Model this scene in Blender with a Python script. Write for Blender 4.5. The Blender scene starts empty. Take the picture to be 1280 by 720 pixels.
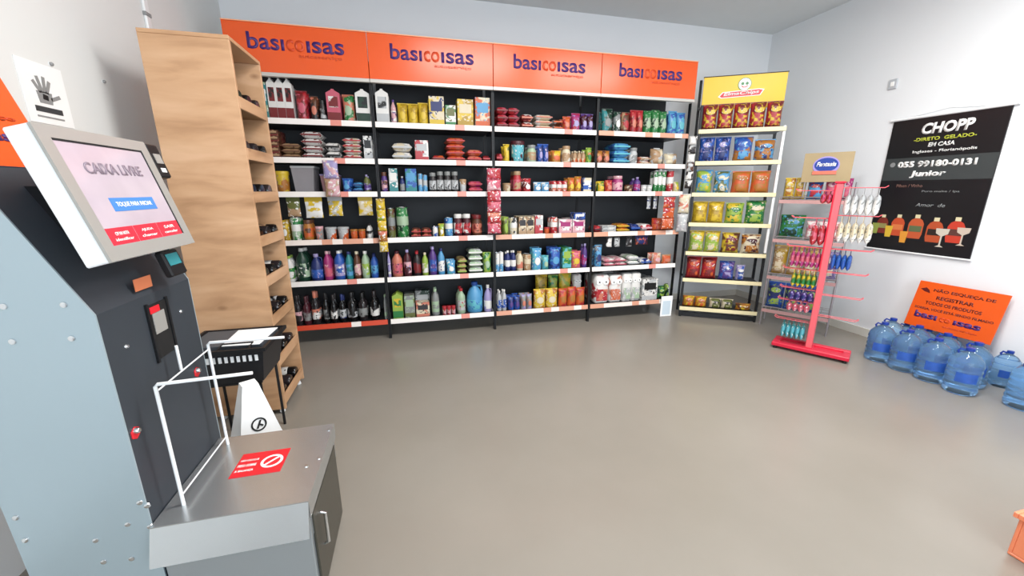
import bpy, bmesh, math, random
from mathutils import Vector, Matrix
random.seed(7)
PI = math.pi
R = math.radians
scene = bpy.context.scene
COL = scene.collection

# ---------------------------------------------------------------- camera
F, PITCH, YAW, CAMH = 488.0, R(14.0), R(14.0), 1.25
cd = bpy.data.cameras.new('camera'); cam = bpy.data.objects.new('camera', cd); COL.objects.link(cam)
cd.sensor_width = 36.0; cd.lens = F / 1280.0 * 36.0; cd.clip_start = 0.02
cam.location = (0, 0, CAMH); cam.rotation_euler = (PI / 2 - PITCH, 0, -YAW)
scene.camera = cam
FW = Vector((math.sin(YAW) * math.cos(PITCH), math.cos(YAW) * math.cos(PITCH), -math.sin(PITCH)))
RT = Vector((math.cos(YAW), -math.sin(YAW), 0)); UP = RT.cross(FW)
def at(px, py, ax, v):
    """photo pixel -> the point of the real plane (axis ax = v) seen there"""
    d = FW * F + RT * (px - 640) - UP * (py - 360)
    c = Vector((0, 0, CAMH)); return c + d * ((v - c[ax]) / d[ax])

# ---------------------------------------------------------------- world and light
w = bpy.data.worlds.new('world'); scene.world = w; w.use_nodes = True
w.node_tree.nodes['Background'].inputs[0].default_value = (0.80, 0.90, 1.0, 1)
w.node_tree.nodes['Background'].inputs[1].default_value = 1.0
def area(name, loc, rot, sx, sy, power, color):
    l = bpy.data.lights.new(name, 'AREA'); l.shape = 'RECTANGLE'; l.size = sx; l.size_y = sy
    l.energy = power; l.color = color
    o = bpy.data.objects.new(name, l); COL.objects.link(o); o.location = loc; o.rotation_euler = rot
    return o
DOOR_LIGHT = area('daylight_from_shopfront', (1.1, -1.95, 1.35), (R(90), 0, 0), 2.6, 2.3, 88, (0.83, 0.915, 1.0))
LAMPS = [(0.75, 1.35), (2.35, 1.15)]
for i, (lx, ly) in enumerate(LAMPS):
    area('ceiling_lamp_light', (lx, ly, 2.80), (0, 0, 0), 1.15, 0.28, 56, (1.0, 0.97, 0.93))
vs = scene.view_settings
vs.view_transform = 'Standard'; vs.look = 'None'; vs.gamma = 1.0; vs.use_curve_mapping = False
vs.exposure = 0.18

# ---------------------------------------------------------------- colours and materials
def lin(c): return c / 12.92 if c <= 0.04045 else ((c + 0.055) / 1.055) ** 2.4
def hexc(h):
    h = h.lstrip('#'); return tuple(lin(int(h[i:i + 2], 16) / 255) for i in (0, 2, 4)) + (1,)
MATS = {}
def mat(name, col, rough=0.5, metal=0.0, **kw):
    if name in MATS: return MATS[name]
    m = bpy.data.materials.new(name); m.use_nodes = True
    b = m.node_tree.nodes['Principled BSDF']
    c = hexc(col) if isinstance(col, str) else col
    b.inputs['Base Color'].default_value = c
    b.inputs['Roughness'].default_value = rough; b.inputs['Metallic'].default_value = metal
    if 'trans' in kw: b.inputs['Transmission Weight'].default_value = kw['trans']; b.inputs['IOR'].default_value = kw.get('ior', 1.3)
    if 'emit' in kw:
        b.inputs['Emission Color'].default_value = c; b.inputs['Emission Strength'].default_value = kw['emit']
    if 'alpha' in kw: b.inputs['Alpha'].default_value = kw['alpha']
    nv = kw.get('noise', 0.04)
    nt = m.node_tree; tc = nt.nodes.new('ShaderNodeTexCoord'); n = nt.nodes.new('ShaderNodeTexNoise')
    n.inputs['Scale'].default_value = kw.get('nscale', 9.0); n.inputs['Detail'].default_value = 3
    nt.links.new(tc.outputs['Object'], n.inputs['Vector'])
    mx = nt.nodes.new('ShaderNodeMix'); mx.data_type = 'RGBA'
    mx.inputs[6].default_value = tuple(max(0, x * (1 - nv)) for x in c[:3]) + (1,)
    mx.inputs[7].default_value = tuple(min(1, x * (1 + nv)) for x in c[:3]) + (1,)
    nt.links.new(n.outputs['Fac'], mx.inputs[0]); nt.links.new(mx.outputs[2], b.inputs['Base Color'])
    MATS[name] = m; return m
P = dict(white='#f2f0ea', cream='#ead9b4', black='#141416', dark='#2a2426', red='#d0202a', dred='#8c1a1e', pink='#e2546e', lpink='#e9aab2',
         orange='#ee5a1c', amber='#c8761c', yellow='#f2c81a', dyellow='#c79a12', lime='#a3c83c', green='#1f8a3c', dgreen='#12402c', pgreen='#a9c9a0',
         teal='#1f8f94', aqua='#55c3d6', sky='#4aa3e0', blue='#1f57c4', navy='#182a78', purple='#57318f', lilac='#a99ad6', magenta='#b81f74',
         brown='#6b3a22', tan='#bf9468', maroon='#561a26', grey='#8f9190', lgrey='#c3c7c8', olive='#6d7430', salmon='#e87a5c', silver='#c9ccd0', clear='#b9b4ba')
def soften(h):
    c = [int(h[i:i + 2], 16) for i in (1, 3, 5)]; g = sum(c) / 3
    return '#' + ''.join('%02x' % int(max(0, min(255, (v * .80 + g * .20) * .90))) for v in c)
P = {k: soften(v) for k, v in P.items()}       # inks of real packaging are a little duller than pure colours
def solid(c, rough=0.42): return mat('plain_' + c, P[c], rough)
def foil(c): return mat('foil_' + c, P[c], 0.28)
def printed(a, b, c='white', scale=26.0):
    """printed packaging: field colour a, blobs of b and small marks of c"""
    k = 'print_%s_%s_%s' % (a, b, c)
    if k in MATS: return MATS[k]
    m = bpy.data.materials.new(k); m.use_nodes = True; nt = m.node_tree; bs = nt.nodes['Principled BSDF']
    bs.inputs['Roughness'].default_value = 0.36
    tc = nt.nodes.new('ShaderNodeTexCoord')
    def mask(sc, lo, hi, seed):
        mp = nt.nodes.new('ShaderNodeMapping'); mp.inputs['Location'].default_value = (seed, seed * 2, seed * 3)
        n = nt.nodes.new('ShaderNodeTexNoise'); n.inputs['Scale'].default_value = sc; n.inputs['Detail'].default_value = 1
        r = nt.nodes.new('ShaderNodeValToRGB'); r.color_ramp.elements[0].position = lo; r.color_ramp.elements[1].position = hi
        nt.links.new(tc.outputs['Object'], mp.inputs[0]); nt.links.new(mp.outputs[0], n.inputs['Vector']); nt.links.new(n.outputs['Fac'], r.inputs[0])
        return r.outputs[0]
    m1 = nt.nodes.new('ShaderNodeMix'); m1.data_type = 'RGBA'; m2 = nt.nodes.new('ShaderNodeMix'); m2.data_type = 'RGBA'
    m1.inputs[6].default_value = hexc(P[a]); m1.inputs[7].default_value = hexc(P[b]); m2.inputs[7].default_value = hexc(P[c])
    s = (hash(k) if False else sum(ord(x) for x in k)) % 17
    nt.links.new(mask(scale * .6, .50, .56, s), m1.inputs[0]); nt.links.new(m1.outputs[2], m2.inputs[6])
    nt.links.new(mask(scale * 2.0, .60, .64, s + 5), m2.inputs[0]); nt.links.new(m2.outputs[2], bs.inputs['Base Color'])
    MATS[k] = m; return m

M_wall = mat('wall_paint', (0.80, 0.82, 0.84, 1), 0.75, noise=0.02, nscale=1.5)
M_wall_left = mat('wall_paint_warm', (0.75, 0.76, 0.75, 1), 0.7, noise=0.02, nscale=1.5)
M_ceil = mat('ceiling_paint', (0.74, 0.76, 0.76, 1), 0.8, noise=0.02)
M_base = mat('skirting', (0.66, 0.64, 0.58, 1), 0.6)
def floor_material():
    m = bpy.data.materials.new('epoxy_floor'); m.use_nodes = True; nt = m.node_tree; b = nt.nodes['Principled BSDF']
    tc = nt.nodes.new('ShaderNodeTexCoord'); n = nt.nodes.new('ShaderNodeTexNoise'); n.inputs['Scale'].default_value = 1.1; n.inputs['Detail'].default_value = 5
    r = nt.nodes.new('ShaderNodeValToRGB'); r.color_ramp.elements[0].position = .3; r.color_ramp.elements[1].position = .7
    r.color_ramp.elements[0].color = (0.230, 0.208, 0.176, 1); r.color_ramp.elements[1].color = (0.270, 0.246, 0.212, 1)
    nt.links.new(tc.outputs['Object'], n.inputs['Vector']); nt.links.new(n.outputs['Fac'], r.inputs[0]); nt.links.new(r.outputs[0], b.inputs['Base Color'])
    b.inputs['Roughness'].default_value = 0.26; b.inputs['Specular IOR Level'].default_value = 0.5
    return m
def wood_material():
    m = bpy.data.materials.new('oak_laminate'); m.use_nodes = True; nt = m.node_tree; b = nt.nodes['Principled BSDF']
    tc = nt.nodes.new('ShaderNodeTexCoord'); mp = nt.nodes.new('ShaderNodeMapping'); mp.inputs['Scale'].default_value = (1.0, 1.0, 5.0)
    n = nt.nodes.new('ShaderNodeTexNoise'); n.inputs['Scale'].default_value = 2.2; n.inputs['Detail'].default_value = 7; n.inputs['Distortion'].default_value = 0.5
    r = nt.nodes.new('ShaderNodeValToRGB'); e = r.color_ramp.elements
    e[0].position = .30; e[0].color = hexc('#a67d59'); e[1].position = .70; e[1].color = hexc('#d2aa86')
    x = e.new(.5); x.color = hexc('#c49a74')
    v = nt.nodes.new('ShaderNodeTexVoronoi'); v.inputs['Scale'].default_value = 3.1
    rv = nt.nodes.new('ShaderNodeValToRGB'); rv.color_ramp.elements[0].position = 0.02; rv.color_ramp.elements[1].position = 0.10
    rv.color_ramp.elements[0].color = (0.45, 0.36, 0.30, 1); rv.color_ramp.elements[1].color = (1, 1, 1, 1)
    mp2 = nt.nodes.new('ShaderNodeMapping'); mp2.inputs['Scale'].default_value = (1, 1, 1.8)
    mm = nt.nodes.new('ShaderNodeMix'); mm.data_type = 'RGBA'; mm.blend_type = 'MULTIPLY'; mm.inputs[0].default_value = 0.8
    nt.links.new(tc.outputs['Object'], mp.inputs[0]); nt.links.new(mp.outputs[0], n.inputs['Vector']); nt.links.new(n.outputs['Fac'], r.inputs[0])
    nt.links.new(tc.outputs['Object'], mp2.inputs[0]); nt.links.new(mp2.outputs[0], v.inputs['Vector']); nt.links.new(v.outputs['Distance'], rv.inputs[0])
    nt.links.new(r.outputs[0], mm.inputs[6]); nt.links.new(rv.outputs[0], mm.inputs[7]); nt.links.new(mm.outputs[2], b.inputs['Base Color'])
    b.inputs['Roughness'].default_value = 0.45; return m
def rail_material(k, a, b_, thr):
    """price rail: printed strip of light price tickets with coloured ones between"""
    m = bpy.data.materials.new(k); m.use_nodes = True; nt = m.node_tree; b = nt.nodes['Principled BSDF']
    tc = nt.nodes.new('ShaderNodeTexCoord'); sp = nt.nodes.new('ShaderNodeSeparateXYZ'); ml = nt.nodes.new('ShaderNodeMath'); ml.operation = 'MULTIPLY'; ml.inputs[1].default_value = 13.0
    fl = nt.nodes.new('ShaderNodeMath'); fl.operation = 'FLOOR'; wn = nt.nodes.new('ShaderNodeTexWhiteNoise'); wn.noise_dimensions = '1D'
    r = nt.nodes.new('ShaderNodeValToRGB'); r.color_ramp.interpolation = 'CONSTANT'
    r.color_ramp.elements[0].color = hexc(a); r.color_ramp.elements[1].color = hexc(b_); r.color_ramp.elements[1].position = thr
    nt.links.new(tc.outputs['Object'], sp.inputs[0]); nt.links.new(sp.outputs[0], ml.inputs[0]); nt.links.new(ml.outputs[0], fl.inputs[0])
    nt.links.new(fl.outputs[0], wn.inputs['W']); nt.links.new(wn.outputs['Value'], r.inputs[0]); nt.links.new(r.outputs[0], b.inputs['Base Color'])
    b.inputs['Roughness'].default_value = 0.4; return m
M_floor = floor_material(); M_wood = wood_material()
M_wood_in = mat('oak_shelf', '#8d6a4a', 0.5, noise=0.15, nscale=6)
M_rail = rail_material('price_rail', '#efe9e4', '#dd8d80', .80)
M_rail_red = rail_material('price_rail_red', '#d0492e', '#f1e9e2', .86)
M_rail_mix = rail_material('price_rail_mixed', '#ecdfd6', '#d59a80', .5)
M_blk = mat('black_steel', '#16171a', 0.45, 0.3)
M_shelf = mat('dark_shelf_steel', '#25272b', 0.5, 0.2)
M_back = mat('charcoal_back_panel', '#202429', 0.6)
M_orange = mat('orange_acrylic', '#e85a22', 0.25, noise=0.03, nscale=2)
M_purple = mat('purple_vinyl', '#43246e', 0.4)
M_lred = mat('rust_vinyl', '#d8481a', 0.4)
M_rust = mat('brick_vinyl', '#c9451b', 0.4)
M_alu = mat('aluminium_strip', '#c9c4bd', 0.4, 0.3)
M_steel = mat('brushed_steel', '#b4bdc4', 0.32, 0.75, noise=0.05, nscale=3)
M_steel_side = mat('galvanised_plate', '#a9b9c0', 0.36, 0.4, noise=0.05, nscale=2)
M_lid = mat('dull_steel_lid', '#c2c5c6', 0.27, 0.8, noise=0.05)
M_kiosk = mat('charcoal_paint', '#30363d', 0.5)
M_kioskblue = mat('slate_blue_paint', '#26333f', 0.35)
M_whitem = mat('white_metal', '#eceeef', 0.35)
M_chrome = mat('chrome', '#d9dcdf', 0.18, 1.0)
M_bezel = mat('silver_bezel', '#a9a7a2', 0.35, 0.3)
M_redv = mat('red_vinyl', '#d81f2c', 0.35)
M_whitev = mat('white_vinyl', '#f5f5f2', 0.45)
M_paper = mat('white_paper', '#f3f4f4', 0.8)
M_redm = mat('red_enamel', '#cf1f3c', 0.35)
M_pinkm = mat('pale_red_enamel', '#e0616a', 0.35)
M_pet = mat('blue_pet', (0.42, 0.66, 0.92, 1), 0.06, trans=0.85, ior=1.25)
M_bcap = mat('blue_cap', '#173a94', 0.35)
M_glassd = mat('dark_bottle_glass', '#15120f', 0.12)
M_rubber = mat('black_rubber', '#0e0e0f', 0.7)

# ---------------------------------------------------------------- mesh helpers
def box(bm, x0, y0, z0, x1, y1, z1, bev=0.0, seg=1):
    r = bmesh.ops.create_cube(bm, size=1.0); vs_ = r['verts']
    for v in vs_:
        v.co = Vector((x0 + (v.co.x + .5) * (x1 - x0), y0 + (v.co.y + .5) * (y1 - y0), z0 + (v.co.z + .5) * (z1 - z0)))
    if bev > 0:
        es = list({e for v in vs_ for e in v.link_edges})
        bmesh.ops.bevel(bm, geom=es, offset=bev, segments=seg, affect='EDGES', clamp_overlap=True)
def lathe(bm, prof, n=18, ox=0, oy=0, sy=1.0):
    rings = []
    for (r, z) in prof:
        rings.append([bm.verts.new((ox + r * math.cos(2 * PI * i / n), oy + r * sy * math.sin(2 * PI * i / n), z)) for i in range(n)])
    for a, b in zip(rings, rings[1:]):
        for i in range(n):
            bm.faces.new((a[i], a[(i + 1) % n], b[(i + 1) % n], b[i]))
    bm.faces.new(list(reversed(rings[0]))); bm.faces.new(rings[-1])
def tube(bm, pts, r, n=8):
    pts = [Vector(p) for p in pts]; rings = []
    for i, p in enumerate(pts):
        d = (pts[min(i + 1, len(pts) - 1)] - pts[max(i - 1, 0)]).normalized()
        a = d.orthogonal().normalized() if i == 0 else (rings_a - d * rings_a.dot(d)).normalized()
        rings_a = a; b = d.cross(a)
        rings.append([bm.verts.new(p + (a * math.cos(2 * PI * k / n) + b * math.sin(2 * PI * k / n)) * r) for k in range(n)])
    for A, B in zip(rings, rings[1:]):
        for k in range(n): bm.faces.new((A[k], A[(k + 1) % n], B[(k + 1) % n], B[k]))
    bm.faces.new(list(reversed(rings[0]))); bm.faces.new(rings[-1])
def prism(bm, poly, d0, d1, ax='y'):
    """poly of (a,b) extruded along ax; ax y: (x,z), ax x: (y,z), ax z: (x,y)"""
    def p(a, b, d): return {'y': (a, d, b), 'x': (d, a, b), 'z': (a, b, d)}[ax]
    A = [bm.verts.new(p(a, b, d0)) for a, b in poly]; B = [bm.verts.new(p(a, b, d1)) for a, b in poly]
    bm.faces.new(A); bm.faces.new(list(reversed(B))); n = len(poly)
    for i in range(n): bm.faces.new((A[i], B[i], B[(i + 1) % n], A[(i + 1) % n]))
def finish(bm, name, m, smooth=None):
    bmesh.ops.recalc_face_normals(bm, faces=bm.faces)
    me = bpy.data.meshes.new(name); bm.to_mesh(me); bm.free(); me.materials.append(m)
    if smooth is not None:
        for p in me.polygons: p.use_smooth = True
        try: me.set_sharp_from_angle(angle=R(smooth))
        except Exception: pass
    return me
WM = {}
def link(name, data, parent=None, mtx=None):
    o = bpy.data.objects.new(name, data); COL.objects.link(o)
    if parent is not None:
        o.parent = parent; WM[o.name] = WM[parent.name] @ (mtx or Matrix())
    else: WM[o.name] = mtx or Matrix()
    o.matrix_local = mtx or Matrix()
    return o
def thing(name, label, cat, loc=(0, 0, 0), rz=0.0, group=None):
    o = link(name, None, None, Matrix.Translation(loc) @ Matrix.Rotation(rz, 4, 'Z'))
    o['label'] = label; o['category'] = cat
    if group: o['group'] = group
    o.empty_display_size = 0.05; return o
def part(name, bm, m, parent, world=False, smooth=None, label=None):
    if world: bm.transform(WM[parent.name].inverted())
    o = link(name, finish(bm, name, m, smooth), parent)
    if label: o['label'] = label
    return o
def struct(name, bm, m):
    o = link(name, finish(bm, name, m)); o['kind'] = 'structure'; return o
def NB(): return bmesh.new()
def pbox(name, parent, m, *a, world=False, bev=0.0, **k):
    bm = NB(); box(bm, *a, bev=bev); return part(name, bm, m, parent, world=world, **k)
TXT = {}
def text_bm(s, width=None, height=None, ext=0.0012, bold=0.0, shear=0.0):
    cu = bpy.data.curves.new('t', 'FONT'); cu.body = s; cu.size = 1; cu.align_x = 'CENTER'; cu.extrude = 0.0; cu.offset = bold; cu.shear = shear; cu.resolution_u = 3
    ob = bpy.data.objects.new('t', cu); COL.objects.link(ob)
    dg = bpy.context.evaluated_depsgraph_get(); dg.update(); me = bpy.data.meshes.new_from_object(ob.evaluated_get(dg))
    bpy.data.objects.remove(ob); bm = NB(); bm.from_mesh(me); bpy.data.meshes.remove(me)
    if not bm.verts: return bm
    xs = [v.co.x for v in bm.verts]; ys = [v.co.y for v in bm.verts]
    W, H = max(xs) - min(xs), max(ys) - min(ys); sx = (width / W) if width else None; sy = (height / H) if height else None
    if sx is None: sx = sy
    if sy is None: sy = sx
    cx, cy = (max(xs) + min(xs)) / 2, min(ys)
    for v in bm.verts: v.co = Vector(((v.co.x - cx) * sx, (v.co.y - cy) * sy, 0))
    r = bmesh.ops.extrude_face_region(bm, geom=list(bm.faces))
    for v in r['geom']:
        if isinstance(v, bmesh.types.BMVert): v.co.z += ext
    return bm
def frame(origin, right, up):
    right = Vector(right).normalized(); up = Vector(up).normalized(); n = right.cross(up)
    m = Matrix((right, up, n)).transposed().to_4x4(); m.translation = Vector(origin); return m
def text(name, s, parent, m, fr, width=None, height=None, bold=0.0, shear=0.0, ext=0.0012, world=True):
    """raised lettering: fr maps text plane (x right, y up, z out) to the world"""
    bm = text_bm(s, width, height, ext, bold, shear); bm.transform(fr)
    return part(name, bm, m, parent, world=world)

# ---------------------------------------------------------------- products
def pillow(bm, w, h, d, z0=0.0, crimp=0.05, nu=8, nv=10, wr=0.04, seed=0, flat_bottom=False, full=False):
    """bag standing on its lower seam, front toward -Y"""
    rnd = random.Random(seed); off = [[rnd.uniform(-wr, wr) for _ in range(nu + 1)] for _ in range(nv + 1)]
    def th(u, v):
        if full: return (1 - abs(2 * u - 1) ** 5) ** .5 * (1 - abs(2 * v - 1) ** 6) ** .5
        a = (1 - abs(2 * u - 1) ** 2.6) ** .5
        if flat_bottom: b = (1 - max(0, v) ** 3.0) ** .6 * (0.85 + .15 * min(1, v * 6))
        else: b = (1 - abs(2 * v - 1) ** 3.2) ** .5
        return a * b
    fr, bk = [], []
    for j in range(nv + 1):
        v = j / nv; A, B = [], []
        for i in range(nu + 1):
            u = i / nu; t = th(u, v) * d / 2 * (1 + off[j][i] * 3)
            x = (u - .5) * w * (1 - 0.06 * math.sin(PI * v)); z = z0 + v * h
            e = 0.0006
            A.append(bm.verts.new((x, -t - e, z))); B.append(bm.verts.new((x, t + e, z)))
        fr.append(A); bk.append(B)
    for j in range(nv):
        for i in range(nu):
            bm.faces.new((fr[j][i], fr[j][i + 1], fr[j + 1][i + 1], fr[j + 1][i]))
            bm.faces.new((bk[j][i + 1], bk[j][i], bk[j + 1][i], bk[j + 1][i + 1]))
    for j in range(nv):
        bm.faces.new((bk[j][0], fr[j][0], fr[j + 1][0], bk[j + 1][0])); bm.faces.new((fr[j][nu], bk[j][nu], bk[j + 1][nu], fr[j + 1][nu]))
    for i in range(nu):
        bm.faces.new((bk[0][i], bk[0][i + 1], fr[0][i + 1], fr[0][i])); bm.faces.new((fr[nv][i], fr[nv][i + 1], bk[nv][i + 1], bk[nv][i]))
    return th
def patch(bm, th, w, h, d, u0, u1, v0, v1, z0=0.0, n=6, out=0.004, oval=False):
    g = []
    for j in range(n + 1):
        row = []
        for i in range(n + 1):
            s, t = i / n * 2 - 1, j / n * 2 - 1
            if oval: s, t = s * math.sqrt(1 - t * t / 2), t * math.sqrt(1 - s * s / 2)
            u = (u0 + u1) / 2 + s * (u1 - u0) / 2; v = (v0 + v1) / 2 + t * (v1 - v0) / 2
            row.append(bm.verts.new(((u - .5) * w * (1 - .06 * math.sin(PI * v)), -th(u, v) * d / 2 * 1.08 - out, z0 + v * h)))
        g.append(row)
    for j in range(n):
        for i in range(n): bm.faces.new((g[j][i], g[j][i + 1], g[j + 1][i + 1], g[j + 1][i]))
    r = bmesh.ops.extrude_face_region(bm, geom=list(bm.faces))
    for v in r['geom']:
        if isinstance(v, bmesh.types.BMVert): v.co.y += 0.003

PROTO = {}
def proto(kind, w, h, d, A, B, C='white'):
    key = (kind, round(w, 3), round(h, 3), round(d, 3), A, B, C)
    if key in PROTO: return PROTO[key]
    L = []; r = min(w, d) / 2
    def add(name, bm, m, smooth=None): L.append((name, finish(bm, name, m, smooth)))
    if kind in ('carton', 'flatbox'):
        bm = NB(); box(bm, -w / 2, -d / 2, 0, w / 2, d / 2, h, bev=.002); add('box_body', bm, printed(A, B, C))
        bm = NB(); box(bm, -w * .38, -d / 2 - .0012, h * .50, w * .38, -d / 2 + .001, h * .82, bev=.0005); add('front_label', bm, solid(C))
        bm = NB(); box(bm, -w * .49, -d / 2 - .0012, h * .06, w * .49, -d / 2 + .001, h * .22); add('colour_band', bm, solid(B))
    elif kind == 'milk':
        bm = NB(); prism(bm, [(-w / 2, 0), (w / 2, 0), (w / 2, h * .88), (w * .1, h * .97), (w * .1, h), (-w * .1, h), (-w * .1, h * .97), (-w / 2, h * .88)], -d / 2, d / 2); add('carton_body', bm, solid(A))
        bm = NB(); box(bm, -w * .34, -d / 2 - .0012, h * .45, w * .34, -d / 2 + .001, h * .78); add('front_print', bm, printed(C, B, B))
        bm = NB(); box(bm, -w * .49, -d / 2 - .0012, h * .04, w * .49, -d / 2 + .001, h * .3); add('colour_band', bm, solid(B))
    elif kind == 'pouch':
        bm = NB(); th = pillow(bm, w, h, d, flat_bottom=True, wr=.03); add('pouch_body', bm, printed(A, B, C), 60)
        bm = NB(); patch(bm, th, w, h, d, .2, .8, .25, .6, oval=True); add('front_logo', bm, solid(C))
        bm = NB(); box(bm, -w * .5, -.0025, h * .94, w * .5, .0025, h * 1.01); add('top_seal', bm, solid(A))
    elif kind == 'bag':
        bm = NB(); th = pillow(bm, w, h, d, wr=.05, seed=len(PROTO)); add('bag_body', bm, printed(A, B, C, 18), 60)
        bm = NB(); patch(bm, th, w, h, d, .18, .82, .60, .80, oval=True); add('front_logo', bm, printed(C, A, 'white', 40))
        bm = NB(); patch(bm, th, w, h, d, .22, .78, .12, .45); add('food_picture', bm, printed(B, C, A))
        bm = NB(); box(bm, -w * .5, -.003, h * .96, w * .5, .003, h * 1.02); add('crimped_seal', bm, foil(A))
    elif kind == 'sack':
        bm = NB(); th = pillow(bm, w, d, h * .93, wr=.02, seed=len(PROTO), full=True); bm.transform(Matrix.Translation((0, d / 2, h / 2)) @ Matrix.Rotation(R(90), 4, 'X') ); bm.transform(Matrix.Translation((0, 0, 0)))
        add('sack_body', bm, printed(A, A, B) if A == B else printed(A, C, B), 60)
        bm = NB(); box(bm, -w * .46, -d / 2 - .006, h * .40, w * .46, -d / 2 + .004, h * .60); add('end_seal', bm, solid(B))
    elif kind == 'can':
        bm = NB(); lathe(bm, [(r * .94, 0), (r, h * .03), (r, h * .97), (r * .94, h)]); add('can_body', bm, printed(A, B, C), 40)
        bm = NB(); lathe(bm, [(r * .95, h), (r * .97, h * 1.015), (r * .88, h * 1.015), (r * .86, h * 1.0)]); add('can_lid', bm, M_chrome, 40)
        bm = NB(); lathe(bm, [(r * 1.01, h * .42), (r * 1.015, h * .43), (r * 1.015, h * .70), (r * 1.01, h * .71)]); add('label_band', bm, solid(C), 40)
    elif kind == 'jar':
        bm = NB(); lathe(bm, [(r * .85, 0), (r, h * .06), (r, h * .68), (r * .8, h * .78), (r * .8, h * .82)]); add('jar_body', bm, solid(A, .15), 40)
        bm = NB(); lathe(bm, [(r * 1.012, h * .16), (r * 1.02, h * .17), (r * 1.02, h * .60), (r * 1.012, h * .61)]); add('label', bm, printed(C, B, A), 40)
        bm = NB(); lathe(bm, [(r * .86, h * .82), (r * .88, h * .83), (r * .88, h * .98), (r * .84, h)]); add('lid', bm, solid(B), 40)
    elif kind == 'bottle':
        bm = NB(); lathe(bm, [(r * .86, 0), (r, h * .04), (r, h * .62), (r * .95, h * .69), (r * .62, h * .80), (r * .38, h * .86), (r * .38, h * .9)]); add('bottle_body', bm, solid(A, .15), 50)
        bm = NB(); lathe(bm, [(r * 1.01, h * .14), (r * 1.02, h * .15), (r * 1.02, h * .54), (r * 1.01, h * .55)]); add('label', bm, printed(B, A, C), 40)
        bm = NB(); lathe(bm, [(r * .40, h * .90), (r * .42, h * .91), (r * .42, h * .99), (r * .36, h)]); add('cap', bm, solid(C), 40)
    elif kind == 'wine':
        bm = NB(); lathe(bm, [(r * .9, 0), (r, h * .03), (r, h * .60), (r * .85, h * .67), (r * .38, h * .77), (r * .36, h * .97), (r * .42, h * .98), (r * .42, h)]); add('bottle_body', bm, mat('glass_' + A, P[A], .1), 50)
        bm = NB(); lathe(bm, [(r * 1.01, h * .16), (r * 1.02, h * .17), (r * 1.02, h * .46), (r * 1.01, h * .47)]); add('label', bm, printed(B, C, A), 40)
        bm = NB(); lathe(bm, [(r * .40, h * .80), (r * .42, h * .81), (r * .45, h * 1.0), (r * .40, h * 1.01)]); add('neck_capsule', bm, solid(C), 40)
    elif kind == 'jug':
        bm = NB(); lathe(bm, [(w * .46, 0), (w * .5, h * .04), (w * .5, h * .5), (w * .42, h * .66), (w * .28, h * .78), (w * .16, h * .84), (w * .16, h * .88)], sy=d / w); add('jug_body', bm, solid(A, .25), 50)
        bm = NB(); tube(bm, [(w * .15, 0, h * .86), (w * .42, 0, h * .84), (w * .47, 0, h * .68), (w * .46, 0, h * .5)], w * .07); add('handle', bm, solid(A, .25), 50)
        bm = NB(); lathe(bm, [(w * .505, h * .12), (w * .512, h * .13), (w * .512, h * .42), (w * .505, h * .43)], sy=d / w); add('label', bm, printed(B, A, C), 40)
        bm = NB(); lathe(bm, [(w * .19, h * .88), (w * .2, h * .89), (w * .2, h * .99), (w * .17, h)]); add('cap', bm, solid(C), 40)
    elif kind == 'tub':
        bm = NB(); lathe(bm, [(r * .82, 0), (r * .86, h * .04), (r * .97, h * .84)]); add('tub_body', bm, printed(A, B, C), 40)
        bm = NB(); lathe(bm, [(r * 1.0, h * .82), (r * 1.03, h * .84), (r * 1.03, h * .97), (r * .97, h)]); add('lid', bm, solid(B), 40)
    elif kind == 'rolls':
        bm = NB(); box(bm, -w / 2, -d / 2, 0, w / 2, d / 2, h, bev=min(w, d, h) * .16, seg=2) if False else box(bm, -w / 2, -d / 2, 0, w / 2, d / 2, h, bev=min(w, d, h) * .14); add('film_wrap', bm, printed(A, B, A, 14), 50)
        for sx in (-1, 1):
            bm = NB(); lathe(bm, [(w * .20, 0), (w * .22, .002), (w * .22, .010), (w * .20, .012)], 20); bm.transform(Matrix.Translation((sx * w * .24, -d / 2 + .004, h * .76)) @ Matrix.Rotation(R(90), 4, 'X')); add('paper_roll', bm, M_whitev, 40)
            bm = NB(); lathe(bm, [(w * .055, 0), (w * .055, .0035)], 14); bm.transform(Matrix.Translation((sx * w * .24, -d / 2 - .0075, h * .76)) @ Matrix.Rotation(R(90), 4, 'X')); add('roll_core', bm, solid('dark'), 40)
        bm = NB(); box(bm, -w * .40, -d / 2 - .004, h * .10, w * .40, -d / 2 + .002, h * .5, bev=.001); add('brand_panel', bm, printed(B, C, A))
    elif kind == 'bread':
        bm = NB(); th = pillow(bm, w, h, d, wr=.06, seed=3); bm.transform(Matrix.Rotation(R(0), 4, 'X')); add('bag_body', bm, printed(A, B, C, 12), 60)
        bm = NB(); box(bm, -w * .25, -.004, h * .97, w * .25, .004, h * 1.05, bev=.001); add('twisted_end', bm, solid(C))
    elif kind == 'hangpack':      # flat packet hanging, origin at its top
        bm = NB(); th = pillow(bm, w, h * .78, d, z0=-h, wr=.03); add('packet_body', bm, printed(A, B, C), 60)
        bm = NB(); box(bm, -w / 2, -.0015, -h * .25, w / 2, .0015, 0, bev=.0005); add('header_card', bm, solid(B))
    elif kind == 'container':     # translucent food container
        bm = NB(); prism(bm, [(-w * .40, 0), (w * .40, 0), (w / 2, h * .92), (-w / 2, h * .92)], -d / 2, d / 2); add('container_body', bm, mat('frosted_' + A, P[A], .25, trans=.35))
        bm = NB(); box(bm, -w * .53, -d * .53, h * .92, w * .53, d * .53, h, bev=.003); add('lid', bm, solid(B))
    PROTO[key] = L; return L
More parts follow.
